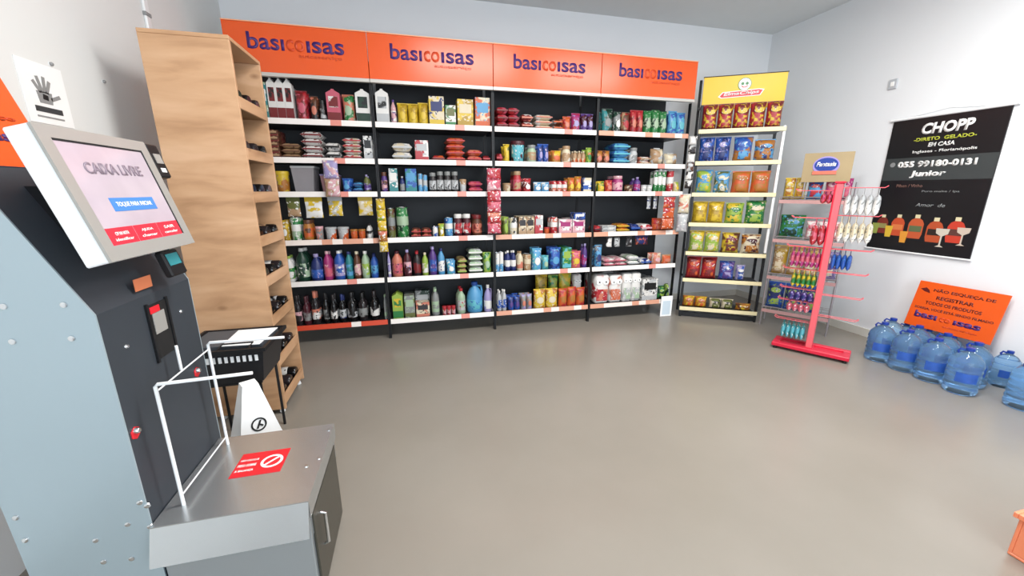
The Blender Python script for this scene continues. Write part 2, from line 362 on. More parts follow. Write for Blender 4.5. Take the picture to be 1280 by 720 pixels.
NAMES = dict(carton='carton', flatbox='flat_box', milk='drink_carton', pouch='stand_up_pouch', bag='snack_bag', sack='packed_sack', can='food_can', jar='food_jar', bottle='plastic_bottle', wine='wine_bottle',
             jug='detergent_jug', tub='plastic_tub', rolls='toilet_roll_pack', bread='bread_bag', hangpack='hanging_packet', container='food_container')
CATS = dict(carton='box', flatbox='box', milk='carton', pouch='pouch', bag='snack bag', sack='sack', can='can', jar='jar', bottle='bottle', wine='wine bottle', jug='jug', tub='tub', rolls='toilet paper', bread='bread bag',
            hangpack='packet', container='container')
USED = {}
def put(kind, w, h, d, A, B, C, m, label, group=None):
    n = USED.get(label, 0); USED[label] = n + 1
    if n: print('DUPLICATE LABEL', label)
    if len(label.replace('-', ' ').split()) > 16: print('LONG LABEL', label)
    o = link(NAMES[kind], None, None, m); o['label'] = label; o['category'] = CATS[kind]; o.empty_display_size = .03
    if group: o['group'] = group
    for name, me in proto(kind, w, h, d, A, B, C): link(name, me, o)
    return o
def plural(s): return s + ('es' if s[-2:] in ('ch', 'sh') or s[-1] in 'xs' else 's')
NUM = ['', 'one', 'two', 'three', 'four', 'five', 'six', 'seven', 'eight', 'nine', 'ten', 'eleven', 'twelve']
def ordinal(i, n):
    if n == 1: return ''
    if i == 0: return 'leftmost'
    if i == n - 1: return 'rightmost'
    if n == 3: return 'middle'
    if i < (n + 1) // 2: return ['', 'second', 'third', 'fourth', 'fifth', 'sixth'][i] + ' from left'
    return ['', 'second', 'third', 'fourth', 'fifth', 'sixth'][n - 1 - i] + ' from right'
def run_label(desc, i, n, where, k=0, st=1):
    if n == 1 and st == 1: return '%s on %s' % (desc, where)
    lvl = ''
    if st > 1: lvl = 'topmost' if k == st - 1 else ('bottom' if k == 0 else (['', 'second', 'third', 'fourth'][k] + ' up'))
    if n == 1: return '%s %s in the stack on %s' % (lvl, desc, where)
    if st == 1: return '%s of %s %s on %s' % (ordinal(i, n), NUM[n], plural(desc), where)
    return '%s, %s, of stacked %s on %s' % (ordinal(i, n), lvl, plural(desc), where)

# ================================================================ THE ROOM
XL, XR, YB, YF, ZC = -1.35, 3.82, 3.87, -1.9, 2.86
bm = NB(); box(bm, XL - .1, YF - .1, -.1, XR + .1, YB + .1, 0); struct('floor', bm, M_floor)
bm = NB(); box(bm, XL - .1, YF - .1, ZC, XR + .1, YB + .1, ZC + .1); struct('ceiling', bm, M_ceil)
bm = NB(); box(bm, XL, YB, 0, XR, YB + .1, ZC); struct('wall_back', bm, M_wall)
bm = NB(); box(bm, XR, YF - .1, 0, XR + .1, YB + .1, ZC); struct('wall_right', bm, M_wall)
bm = NB(); box(bm, XL - .1, YF - .1, 0, XL, YB + .1, ZC); struct('wall_left', bm, M_wall_left)
bm = NB(); box(bm, XL, YF - .1, 2.5, XR, YF, ZC); box(bm, XL, YF - .1, 0, -.25, YF, 2.5); box(bm, 3.45, YF - .1, 0, XR, YF, 2.5); struct('wall_front', bm, M_wall)
bm = NB(); box(bm, -.25, YF - .07, 2.44, 3.45, YF - .02, 2.5)
for x in (-.25, 1.0, 2.2, 3.41): box(bm, x, YF - .07, 0, x + .04, YF - .02, 2.44)
struct('window_1', bm, M_alu)
bm = NB(); box(bm, XR - .012, YF, 0, XR, YB, .07); struct('baseboard_right', bm, M_base)
bm = NB(); box(bm, XL, YB - .012, 0, XR - .012, YB, .07); struct('baseboard_back', bm, M_base)
# ceiling lamps
for i, (lx, ly) in enumerate(LAMPS):
    t = thing('ceiling_light', ['long white ceiling lamp above the self-checkout side', 'long white ceiling lamp above the middle of the floor'][i], 'lamp', (lx, ly, ZC - .055), 0)
    pbox('lamp_housing', t, M_whitem, -.62, -.17, .012, .62, .17, .055, bev=.006)
    pbox('diffuser', t, mat('lamp_diffuser', (1, 1, 1, 1), .5, emit=2.0), -.58, -.14, 0.0, .58, .14, .012)

# ================================================================ SHELVING ALONG THE BACK WALL
YS = 3.36                                   # front edge of the shelves
PX = [-1.17, -.253, .677, 1.607, 2.537]     # post lines
ZS = [1.757, 1.487, 1.239, .871, .540, .171]
SHN = ['top shelf', 'second shelf', 'third shelf', 'fourth shelf', 'fifth shelf', 'bottom shelf']
BAYN = ['first bay', 'second bay', 'third bay', 'fourth bay']
LBL = ['tall black shelving bay at the left end, beside the wooden wine cabinet', 'black shelving bay second from the left under an orange header',
       'black shelving bay second from the right under an orange header', 'tall black shelving bay at the right end, nearest the crisp rack']
WORD = [(310, 430, 45, 79), (488, 592, 62, 84), (642, 732, 74, 94), (774, 853, 84, 101)]
for b in range(4):
    x0, x1 = PX[b], PX[b + 1]; t = thing('shelving_bay', LBL[b], 'shelving', ((x0 + x1) / 2, YS, 0), 0, 'black shelving bays along the back wall')
    for sx in (x0 + .001, x1 - .011):
        for yy in (YS + .002, 3.74):
            bm = NB(); box(bm, sx, yy, .012, sx + .010, yy + .03, 2.026); part('post', bm, M_blk, t, True)
            bm = NB(); box(bm, sx - .0 if sx > x0 + .1 else sx, yy - .004, 0, sx + .010, yy + .034, .014, bev=.002); part('foot', bm, M_rubber, t, True)
    bm = NB(); box(bm, x0 + .012, 3.745, .12, x1 - .012, 3.757, 2.215); part('back_panel', bm, M_back, t, True)
    bm = NB(); box(bm, x0 + .012, YS + .035, 2.20, x1 - .012, 3.744, 2.215); part('top_canopy', bm, M_blk, t, True)
    for k, z in enumerate(ZS):
        bm = NB(); box(bm, x0 + .013, YS, z - .028, x1 - .013, 3.744, z - .006, bev=.002); s = part('shelf', bm, M_shelf, t, True)
        mr = M_rail
        if k == 5: mr = [M_rail_red, M_rail, M_rail_mix, M_rail_mix][b]
        if k == 0 and b == 3: mr = M_rail_mix
        if k == 3: mr = [M_rail_mix, M_rail, M_rail_mix, M_rail_mix][b]
        x1r = x1 - .013 - (.10 if (b == 3 and k == 5) else 0)
        bm = NB(); prism(bm, [(YS - .014, z - .036), (YS - .001, z - .036), (YS - .001, z + .004), (YS - .010, z + .004)], x0 + .013, x1r, 'x'); part('price_rail', bm, mr, s, True)
    # header sign board
    bm = NB(); box(bm, x0 + .002, YS - .030, 2.052, x1 - .002, YS - .004, 2.355, bev=.002); s = part('header_sign', bm, M_orange, t, True, label='orange header board with purple lettering')
    bm = NB(); box(bm, x0 + .002, YS - .034, 2.028, x1 - .002, YS - .002, 2.051); part('sign_edge_strip', bm, M_alu, s, True)
    bm = NB(); box(bm, x0 + .002, YS - .034, 2.356, x1 - .002, YS - .002, 2.362); part('sign_top_edge', bm, mat('pale_orange_edge', '#ffb184', .4), s, True)
    pa, pb_, ya, yb = WORD[b]; A = at(pa, (ya + yb) / 2, 1, YS - .031); B = at(pb_, (ya + yb) / 2, 1, YS - .031); W = B.x - A.x
    zc = 2.228
    def word(st, f0, f1, m, h, asc):
        fr = frame((A.x + W * (f0 + f1) / 2, YS - .0305, zc - .035), (1, 0, 0), (0, 0, 1)); text('lettering', st, s, m, fr, width=W * (f1 - f0), height=h, bold=.018)
    word('bas\u0131', 0, .37, M_purple, .105, 1); word('co', .39, .58, M_lred, .075, 0); word('\u0131sas', .60, 1.0, M_purple, .075, 0)
    fr = frame((A.x + W * .74, YS - .0305, zc - .075), (1, 0, 0), (0, 0, 1)); text('small_lettering', 'autosservi\u00e7o', s, M_rust, fr, width=W * .46, height=.026, bold=.01)

S = .0063
def row(k, p0, p1, hp, n, kind, A, B, desc, C='white', st=1, dep=None, yo=.0, zb=None, twin=True):
    """n products side by side on shelf k between photo columns p0 and p1, st high"""
    z = ZS[k] if zb is None else zb
    yf = YS + .022 + yo; yref = {0: 150, 1: 198, 2: 240, 3: 293, 4: 340, 5: 388}[k]
    a = at(p0, yref, 1, yf).x; b = at(p1, yref, 1, yf).x; w = (b - a) / n; h = hp * S / st
    bay = max(0, min(3, sum(1 for q in PX[1:4] if (a + b) / 2 > q)))
    # keep clear of the posts
    a = max(a, PX[bay] + .018); b = min(b, PX[bay + 1] - .018); w = (b - a) / n
    d = dep or {'sack': .20, 'carton': .09, 'milk': .07, 'pouch': .07, 'bag': .09, 'flatbox': .2, 'rolls': .13, 'container': .16, 'bread': .1}.get(kind, w * .94)
    where = '%s, %s' % (SHN[k], BAYN[bay])
    for i in range(n):
        for j in range(st):
            rz = random.uniform(-.05, .05) if kind not in ('rolls', 'milk') else 0
            ww = w * .985; hh = h * (random.uniform(1.04, 1.10) if st == 1 else 1)
            if kind in ('sack', 'flatbox'): rz = random.uniform(-.03, .03); ww = w * 1.0 - .002
            m = Matrix.Translation((a + w * (i + .5), yf + d / 2 + .006, z - .0058 + j * h)) @ Matrix.Rotation(rz, 4, 'Z')
            put(kind, round(ww, 3), round(hh if kind != 'sack' else h * 1.02, 2 if kind not in ('sack', 'flatbox') else 3), round(d, 3), A, B, C, m, run_label(desc, i, n, where, j, st),
                plural(desc) + ' on ' + where if n * st > 1 else None)
    if twin and yo == 0 and zb is None and st == 1 and kind in ('bottle', 'can', 'jar', 'pouch', 'wine', 'milk', 'carton', 'rolls') and h > .09:
        for i in range(n):
            m = Matrix.Translation((a + w * (i + .5) + random.uniform(-.004, .004), yf + d * 1.62 + .012, z - .0058))
            lab = '%s behind its twin, %s' % (desc, where) if n == 1 else '%s of %s second-row %s, %s' % (ordinal(i, n), NUM[n], plural(desc), where)
            put(kind, round(w * .985, 3), round(h * random.uniform(1.0, 1.06), 2), round(d, 3), A, B, C, m, lab, 'second row of %s on %s' % (plural(desc), where) if n > 1 else None)
# --- top shelf
row(0, 330, 337, 38, 1, 'carton', 'pgreen', 'teal', 'pale green narrow box')
row(0, 338, 369, 42, 3, 'milk', 'white', 'dred', 'white and red drink carton', 'black')
row(0, 371, 386, 32, 1, 'pouch', 'dred', 'red', 'dark red standing pouch', 'pink')
row(0, 388, 399, 27, 1, 'pouch', 'dark', 'brown', 'dark brown small pouch', 'salmon')
row(0, 400, 408, 22, 1, 'jar', 'dark', 'black', 'dark little jar', 'lgrey')
row(0, 410, 427, 35, 1, 'milk', 'pink', 'dred', 'pink and crimson tall carton')
row(0, 429, 444, 29, 1, 'pouch', 'salmon', 'green', 'salmon and green pouch', 'pgreen')
row(0, 446, 464, 36, 1, 'milk', 'white', 'dgreen', 'white and dark green tall carton', 'black')
row(0, 471, 487, 38, 1, 'milk', 'white', 'lgrey', 'white tall carton with black cap mark', 'black')
row(0, 489, 496, 26, 1, 'bottle', 'lpink', 'white', 'small pale bottle', 'purple')
row(0, 497, 536, 24, 3, 'pouch', 'yellow', 'dyellow', 'bright yellow pouch', 'yellow')
row(0, 537, 556, 32, 1, 'carton', 'cream', 'yellow', 'cream and yellow box', 'navy')
row(0, 557, 570, 24, 1, 'carton', 'white', 'green', 'white and green small box', 'olive')
row(0, 572, 592, 31, 1, 'carton', 'yellow', 'dyellow', 'yellow upright box', 'cream')
row(0, 594, 613, 34, 1, 'carton', 'cream', 'orange', 'cream box with orange foot', 'sky')
row(0, 621, 650, 27, 2, 'sack', 'red', 'dred', 'red flat sack', 'pink', st=3)
row(0, 652, 667, 20, 1, 'sack', 'dred', 'salmon', 'dark red sack', 'white', st=2)
row(0, 669, 691, 20, 1, 'sack', 'cream', 'salmon', 'cream and salmon sack', 'white', st=3)
row(0, 692, 704, 15, 1, 'sack', 'brown', 'orange', 'brown and orange sack', 'lgrey', st=2)
row(0, 705, 715, 17, 1, 'pouch', 'orange', 'red', 'orange small pouch', 'salmon')
row(0, 716, 727, 22, 1, 'pouch', 'magenta', 'red', 'crimson and purple pouch', 'lilac')
row(0, 728, 745, 22, 2, 'pouch', 'purple', 'maroon', 'purple pouch', 'lilac')
row(0, 754, 768, 30, 1, 'pouch', 'dgreen', 'teal', 'dark teal pouch', 'grey')
row(0, 769, 778, 26, 1, 'pouch', 'dgreen', 'grey', 'dark green narrow pouch', 'white')
row(0, 779, 789, 27, 1, 'pouch', 'brown', 'tan', 'brown and tan pouch', 'red')
row(0, 790, 806, 30, 2, 'pouch', 'red', 'dred', 'red tall pouch', 'salmon')
row(0, 807, 836, 30, 3, 'pouch', 'green', 'dgreen', 'green and white pouch', 'pgreen')
row(0, 838, 860, 31, 2, 'pouch', 'sky', 'blue', 'sky blue pouch', 'aqua')
# --- second shelf
row(1, 336, 351, 32, 1, 'flatbox', 'brown', 'dred', 'brown and red flat box', 'tan', st=5)
row(1, 352, 376, 18, 1, 'sack', 'tan', 'brown', 'tan brown sack', 'brown', st=3)
row(1, 378, 405, 32, 1, 'sack', 'white', 'dred', 'white rice sack', 'white', st=4)
row(1, 407, 427, 20, 1, 'sack', 'white', 'black', 'white sack with dark seal', 'lgrey', st=2)
row(1, 429, 453, 26, 1, 'sack', 'white', 'red', 'white sack with red seal', 'cream', st=4)
row(1, 455, 466, 27, 1, 'carton', 'white', 'lgrey', 'white upright packet with black badge', 'black')
row(1, 490, 516, 22, 1, 'sack', 'white', 'lgrey', 'white flour sack', 'cream', st=2)
row(1, 519, 536, 24, 1, 'carton', 'white', 'red', 'white and red upright pack', 'lgrey')
row(1, 540, 556, 8, 1, 'sack', 'red', 'dred', 'low red sack', 'orange')
row(1, 558, 582, 30, 1, 'sack', 'orange', 'red', 'orange red sack', 'salmon', st=4)
row(1, 584, 603, 16, 1, 'sack', 'salmon', 'red', 'salmon red sack', 'orange', st=2)
row(1, 604, 615, 9, 1, 'sack', 'maroon', 'red', 'dark maroon sack', 'dred')
row(1, 621, 629, 12, 1, 'sack', 'dred', 'red', 'small crimson sack', 'pink')
row(1, 630, 638, 22, 1, 'pouch', 'yellow', 'olive', 'yellow and olive pouch', 'yellow')
row(1, 640, 658, 28, 1, 'tub', 'aqua', 'maroon', 'white and teal tub with maroon lid', 'white')
row(1, 660, 672, 22, 1, 'jar', 'pgreen', 'grey', 'grey green jar', 'tan')
row(1, 673, 687, 24, 2, 'pouch', 'blue', 'navy', 'royal blue narrow pouch', 'lilac')
row(1, 690, 703, 17, 1, 'pouch', 'amber', 'yellow', 'golden pouch', 'orange')
row(1, 704, 715, 22, 1, 'jar', 'cream', 'tan', 'cream jar', 'white')
row(1, 717, 733, 17, 3, 'bottle', 'tan', 'orange', 'tan little bottle', 'cream')
row(1, 734, 743, 20, 1, 'pouch', 'lime', 'orange', 'lime and orange pouch', 'green')
row(1, 746, 764, 18, 2, 'pouch', 'brown', 'amber', 'brown and amber pouch', 'salmon')
row(1, 766, 788, 30, 1, 'sack', 'sky', 'aqua', 'sky blue bulky pack', 'blue', st=3)
row(1, 789, 799, 22, 1, 'jar', 'lgrey', 'grey', 'pale grey jar', 'white')
row(1, 800, 814, 12, 1, 'sack', 'salmon', 'tan', 'salmon and tan sack', 'white', st=2)
row(1, 816, 832, 22, 1, 'bread', 'tan', 'cream', 'tan bread bag', 'lgrey')
row(1, 833, 850, 17, 1, 'bread', 'cream', 'tan', 'cream bread bag', 'lgrey')
# --- third shelf
row(2, 343, 362, 24, 1, 'tub', 'amber', 'yellow', 'amber tub with yellow lid', 'tan')
row(2, 367, 396, 30, 1, 'container', 'clear', 'lgrey', 'clear grey food container')
row(2, 402, 424, 22, 1, 'container', 'lpink', 'lilac', 'pale pink food container')
row(2, 428, 440, 17, 1, 'pouch', 'blue', 'navy', 'deep blue pouch', 'sky')
row(2, 441, 454, 13, 1, 'sack', 'blue', 'navy', 'blue bag', 'sky', st=2)
row(2, 455, 463, 20, 1, 'bottle', 'olive', 'purple', 'olive little bottle', 'lilac')
row(2, 472, 485, 24, 1, 'jar', 'purple', 'brown', 'purple jar', 'lpink')
row(2, 487, 498, 28, 1, 'carton', 'lgrey', 'teal', 'pale upright carton', 'white')
row(2, 500, 507, 20, 1, 'bottle', 'navy', 'grey', 'navy little bottle', 'lgrey')
row(2, 508, 522, 28, 1, 'carton', 'blue', 'teal', 'blue carton', 'sky')
row(2, 523, 535, 22, 2, 'can', 'sky', 'grey', 'sky blue can', 'lgrey')
row(2, 537, 574, 25, 4, 'jar', 'dark', 'grey', 'dark jar with grey lid', 'lgrey')
row(2, 575, 584, 16, 1, 'tub', 'lgrey', 'tan', 'grey little tub', 'white')
row(2, 586, 604, 15, 1, 'sack', 'pink', 'red', 'pink and red bag', 'magenta', st=2)
row(2, 629, 640, 12, 1, 'tub', 'cream', 'tan', 'cream low tub', 'white')
row(2, 642, 653, 27, 1, 'jar', 'red', 'tan', 'red jar with tan lid', 'pink')
row(2, 655, 665, 18, 1, 'pouch', 'red', 'dred', 'small red pouch', 'white')
row(2, 668, 688, 13, 2, 'pouch', 'sky', 'white', 'blue and white low pouch', 'white')
row(2, 690, 710, 15, 3, 'can', 'salmon', 'red', 'salmon red low can', 'white')
row(2, 711, 728, 20, 2, 'pouch', 'amber', 'orange', 'amber orange pouch', 'yellow')
row(2, 729, 742, 20, 1, 'carton', 'blue', 'cream', 'blue and cream box', 'white')
row(2, 748, 757, 15, 1, 'pouch', 'yellow', 'green', 'yellow green pouch', 'yellow')
row(2, 758, 767, 16, 1, 'pouch', 'red', 'orange', 'red orange pouch', 'salmon')
row(2, 768, 781, 23, 1, 'jar', 'magenta', 'lpink', 'magenta jar', 'lpink')
row(2, 783, 793, 10, 1, 'tub', 'tan', 'brown', 'tan low tub', 'cream')
row(2, 794, 802, 20, 1, 'bottle', 'purple', 'magenta', 'purple slim bottle', 'lilac')
row(2, 803, 817, 11, 2, 'tub', 'white', 'lgrey', 'white low tub', 'lgrey')
row(2, 818, 833, 30, 3, 'can', 'green', 'white', 'tall green can', 'white', dep=.05)
row(2, 835, 843, 30, 1, 'can', 'red', 'salmon', 'tall red and white can', 'white')
row(2, 844, 852, 15, 1, 'pouch', 'cream', 'lime', 'cream and lime pouch', 'yellow')
# --- fourth shelf
row(3, 352, 361, 24, 1, 'pouch', 'dyellow', 'yellow', 'mustard pouch', 'white')
row(3, 363, 376, 26, 1, 'can', 'pgreen', 'green', 'pale green can', 'white')
row(3, 378, 391, 24, 1, 'jar', 'amber', 'brown', 'amber honey jar', 'orange')
row(3, 393, 404, 16, 1, 'tub', 'grey', 'lpink', 'grey and pink tub', 'salmon')
row(3, 405, 436, 15, 2, 'tub', 'orange', 'lgrey', 'orange tub with grey lid', 'white')
row(3, 437, 457, 12, 2, 'tub', 'orange', 'amber', 'low orange tub', 'salmon')
row(3, 458, 465, 18, 1, 'bottle', 'white', 'black', 'white little bottle', 'dark')
row(3, 485, 495, 36, 1, 'can', 'olive', 'brown', 'tall olive can', 'grey')
row(3, 496, 512, 37, 1, 'can', 'green', 'dgreen', 'big green can', 'pgreen')
row(3, 514, 540, 11, 2, 'sack', 'brown', 'red', 'red brown low packet', 'salmon', st=2)
row(3, 541, 548, 13, 1, 'can', 'blue', 'white', 'little blue can', 'white')
row(3, 549, 556, 16, 1, 'pouch', 'yellow', 'lime', 'small yellow pouch', 'white')
row(3, 557, 567, 23, 1, 'can', 'sky', 'blue', 'blue and white can', 'white')
row(3, 568, 590, 28, 2, 'jar', 'maroon', 'white', 'dark coffee jar with white lid', 'red')
row(3, 591, 604, 27, 1, 'jar', 'brown', 'dred', 'brown jar with crimson lid', 'salmon')
row(3, 629, 637, 24, 1, 'pouch', 'olive', 'lime', 'olive green pouch', 'lime')
row(3, 638, 648, 22, 1, 'can', 'cream', 'black', 'cream and black can', 'white')
row(3, 649, 668, 24, 2, 'carton', 'cream', 'tan', 'cream upright box', 'dark')
row(3, 669, 679, 24, 1, 'carton', 'white', 'red', 'white box with red foot', 'lgrey')
row(3, 681, 688, 9, 1, 'tub', 'orange', 'red', 'orange red low tub', 'salmon')
row(3, 689, 698, 22, 1, 'can', 'red', 'salmon', 'red and salmon can', 'white')
row(3, 699, 731, 19, 2, 'carton', 'white', 'lpink', 'white box with pink mark', 'magenta', dep=.13)
row(3, 717, 731, 10, 1, 'flatbox', 'blue', 'navy', 'blue box lying on the white boxes', 'white', dep=.1, zb=.871 + 19 * S - .0005)
row(3, 743, 752, 10, 1, 'sack', 'red', 'maroon', 'crimson low packet', 'salmon', dep=.15)
row(3, 753, 770, 10, 1, 'flatbox', 'white', 'lgrey', 'white toothpaste box', 'grey', st=2, dep=.1)
row(3, 771, 787, 12, 1, 'sack', 'amber', 'yellow', 'amber yellow packet', 'orange', st=2, dep=.15)
row(3, 788, 800, 11, 1, 'sack', 'navy', 'blue', 'navy packet', 'lilac', dep=.15)
row(3, 801, 815, 11, 1, 'sack', 'white', 'lpink', 'white and pink packet', 'red', dep=.15)
row(3, 817, 846, 17, 2, 'bag', 'orange', 'red', 'orange and red low bag', 'salmon')
# --- fifth shelf
row(4, 356, 367, 31, 1, 'bottle', 'white', 'green', 'white and green squat bottle', 'lime')
row(4, 369, 386, 40, 1, 'bottle', 'dgreen', 'pgreen', 'big dark green bottle', 'white')
row(4, 387, 403, 34, 1, 'jug', 'navy', 'blue', 'navy blue jug', 'lilac')
row(4, 404, 415, 36, 1, 'bottle', 'magenta', 'pink', 'magenta bottle', 'lpink')
row(4, 417, 431, 36, 1, 'bottle', 'blue', 'lilac', 'violet blue bottle', 'white')
row(4, 432, 441, 33, 1, 'bottle', 'teal', 'sky', 'teal bottle', 'navy')
row(4, 442, 451, 33, 1, 'bottle', 'brown', 'lpink', 'brown bottle', 'cream')
row(4, 452, 462, 33, 1, 'bottle', 'pgreen', 'lime', 'pale green bottle', 'white')
row(4, 463, 473, 30, 1, 'bottle', 'blue', 'sky', 'royal blue bottle with pale label', 'navy')
row(4, 476, 489, 32, 1, 'bottle', 'lilac', 'white', 'lilac bottle', 'purple')
row(4, 490, 504, 32, 1, 'bottle', 'salmon', 'pink', 'salmon pink bottle', 'maroon')
row(4, 505, 515, 34, 1, 'bottle', 'maroon', 'lpink', 'maroon bottle', 'lilac')
row(4, 517, 527, 32, 1, 'bottle', 'dark', 'dred', 'near black bottle', 'red')
row(4, 528, 536, 29, 1, 'bottle', 'lime', 'white', 'lime bottle', 'cream')
row(4, 537, 547, 38, 1, 'bottle', 'purple', 'blue', 'violet bottle', 'lilac')
row(4, 548, 557, 34, 1, 'bottle', 'sky', 'white', 'sky blue bottle', 'navy')
row(4, 559, 570, 18, 1, 'pouch', 'sky', 'aqua', 'small aqua pouch', 'white')
row(4, 572, 584, 22, 1, 'sack', 'brown', 'lime', 'brown and lime sack', 'tan', st=3)
row(4, 586, 604, 34, 1, 'sack', 'pgreen', 'white', 'pale green wrapped pack', 'lgrey', st=4)
row(4, 605, 615, 26, 1, 'pouch', 'lime', 'green', 'lime green pouch', 'pgreen')
row(4, 620, 630, 26, 2, 'can', 'sky', 'white', 'white and sky blue can', 'white')
row(4, 632, 646, 27, 2, 'bottle', 'navy', 'white', 'navy bottle with white cap', 'white')
row(4, 647, 655, 26, 1, 'bottle', 'cream', 'salmon', 'cream bottle', 'tan')
row(4, 656, 665, 22, 1, 'can', 'tan', 'amber', 'amber tan can', 'cream')
row(4, 666, 678, 30, 1, 'pouch', 'sky', 'aqua', 'tall light blue pouch', 'white')
row(4, 679, 687, 19, 1, 'pouch', 'aqua', 'teal', 'aqua pouch', 'pgreen')
row(4, 688, 702, 31, 1, 'pouch', 'blue', 'navy', 'royal blue tall pouch', 'sky')
row(4, 703, 714, 30, 1, 'carton', 'green', 'aqua', 'green and aqua carton', 'lime')
row(4, 715, 727, 24, 1, 'pouch', 'pink', 'orange', 'pink and orange pouch', 'yellow')
row(4, 728, 735, 34, 1, 'bottle', 'purple', 'magenta', 'tall purple bottle', 'lilac')
row(4, 744, 753, 30, 1, 'pouch', 'sky', 'grey', 'grey blue pouch', 'navy')
row(4, 755, 783, 12, 2, 'sack', 'lpink', 'pink', 'pale pink wrapped cloth', 'white', st=2, dep=.25)
row(4, 785, 799, 15, 1, 'sack', 'white', 'lgrey', 'white wrapped cloth', 'pgreen', st=2)
row(4, 800, 814, 9, 1, 'sack', 'white', 'blue', 'white and blue low pack', 'navy')
row(4, 816, 827, 16, 1, 'pouch', 'salmon', 'cream', 'salmon pouch', 'lpink')
row(4, 828, 840, 14, 1, 'pouch', 'tan', 'orange', 'tan and orange pouch', 'salmon')
# --- bottom shelf
row(5, 366, 376, 36, 1, 'wine', 'dark', 'lpink', 'dark bottle with pink label', 'dark')
row(5, 377, 387, 36, 1, 'wine', 'maroon', 'grey', 'maroon bottle with grey label', 'maroon')
row(5, 388, 399, 40, 1, 'wine', 'dark', 'white', 'dark bottle with salmon neck', 'salmon')
row(5, 403, 411, 38, 1, 'wine', 'black', 'grey', 'black bottle with grey label', 'black')
row(5, 412, 421, 36, 1, 'wine', 'black', 'white', 'black bottle with small white label', 'dark')
row(5, 423, 432, 34, 1, 'wine', 'black', 'lgrey', 'black bottle with pale grey label', 'navy')
row(5, 433, 446, 36, 1, 'wine', 'black', 'silver', 'stout black bottle with silver label', 'black')
row(5, 447, 459, 36, 1, 'wine', 'dark', 'grey', 'dark bottle with dull label', 'black')
row(5, 462, 474, 38, 1, 'wine', 'black', 'white', 'black bottle with big square label', 'dark')
row(5, 480, 489, 34, 1, 'bottle', 'grey', 'pgreen', 'grey bottle with pale green label', 'pgreen')
row(5, 491, 504, 34, 1, 'milk', 'lime', 'green', 'lime green tall carton', 'yellow')
row(5, 506, 519, 30, 1, 'carton', 'grey', 'olive', 'grey green carton', 'pgreen')
row(5, 520, 537, 20, 1, 'carton', 'cream', 'salmon', 'cream low carton', 'dark', twin=False)
row(5, 520, 538, 30, 1, 'carton', 'dgreen', 'grey', 'dark green carton behind the cream one', 'lgrey', yo=.12)
row(5, 540, 550, 36, 1, 'bottle', 'grey', 'pgreen', 'grey green slim bottle', 'pgreen')
row(5, 553, 570, 12, 3, 'tub', 'lpink', 'red', 'pink and red little tub', 'cream')
row(5, 572, 583, 34, 1, 'bottle', 'pgreen', 'lgrey', 'pale green bottle with red cap', 'red')
row(5, 585, 605, 42, 1, 'jug', 'sky', 'aqua', 'bright blue detergent jug', 'blue')
row(5, 606, 616, 38, 1, 'jug', 'lilac', 'white', 'pale lilac jug', 'white')
row(5, 622, 634, 29, 2, 'bottle', 'lgrey', 'blue', 'pale grey bottle', 'white')
row(5, 636, 651, 19, 2, 'pouch', 'blue', 'navy', 'dull blue pouch', 'purple')
row(5, 652, 666, 20, 2, 'pouch', 'grey', 'lilac', 'grey and lilac pouch', 'salmon')
row(5, 668, 698, 27, 2, 'pouch', 'yellow', 'amber', 'yellow pouch with cream logo', 'cream', twin=False)
row(5, 670, 685, 44, 1, 'pouch', 'dyellow', 'yellow', 'tall mustard yellow bag', 'olive', yo=.12)
row(5, 686, 698, 42, 1, 'pouch', 'lime', 'green', 'tall lime green bag', 'dyellow', yo=.12)
row(5, 699, 732, 26, 3, 'pouch', 'orange', 'red', 'bright orange pouch', 'amber', twin=False)
row(5, 699, 714, 44, 1, 'pouch', 'yellow', 'lime', 'tall yellow green bag', 'dyellow', yo=.12)
row(5, 716, 732, 42, 1, 'rolls', 'white', 'red', 'white roll pack behind the orange pouches', 'salmon', yo=.12)
row(5, 743, 760, 43, 1, 'rolls', 'white', 'red', 'crimson and white roll pack', 'salmon')
row(5, 761, 776, 42, 1, 'rolls', 'white', 'salmon', 'salmon and white roll pack', 'orange')
row(5, 777, 799, 42, 2, 'rolls', 'white', 'lgrey', 'white and grey roll pack', 'pgreen')
row(5, 801, 820, 33, 1, 'carton', 'white', 'lgrey', 'white cubic pack with black marks', 'black', dep=.16)
row(5, 821, 831, 20, 1, 'bag', 'green', 'dgreen', 'dark green leafy bag', 'lime')
row(5, 832, 840, 22, 1, 'bag', 'dgreen', 'lime', 'green salad bag', 'pgreen')
# --- packets hanging from the third shelf's rail
for i, (p0, p1, hp, A, B, nm) in enumerate([(357, 374, 24, 'tan', 'olive', 'olive tan'), (380, 402, 26, 'white', 'yellow', 'white and yellow'), (409, 427, 24, 'yellow', 'lgrey', 'yellow and grey'), (447, 465, 24, 'cream', 'yellow', 'cream yellow')]):
    a = at(p0, 250, 1, YS + .02); b = at(p1, 250, 1, YS + .02)
    put('hangpack', b.x - a.x, hp * S, .02, A, B, 'white', Matrix.Translation(((a.x + b.x) / 2, YS + .03, 1.239 - .032)), '%s packet hanging under the third shelf, first bay' % nm, 'packets hanging under the third shelf')
for i, px in enumerate((812, 820)):
    a = at(px, 250, 1, YS + .02)
    put('hangpack', .04, 20 * S, .015, 'silver', 'grey', 'navy', Matrix.Translation((a.x, YS + .03, 1.239 - .032)), '%s silver packet hanging under the third shelf, fourth bay' % ['left', 'right'][i], 'silver packets hanging under the third shelf')
for i, px in enumerate((762, 772, 787)):
    a = at(px, 300, 1, YS + .02)
    put('hangpack', .06, 18 * S, .02, ['white', 'lgrey', 'silver'][i], 'dark', 'black', Matrix.Translation((a.x, YS + .03, .871 - .032)), '%s black and white packet hanging under the fourth shelf' % ['leftmost', 'middle', 'rightmost'][i], 'packets hanging under the fourth shelf')
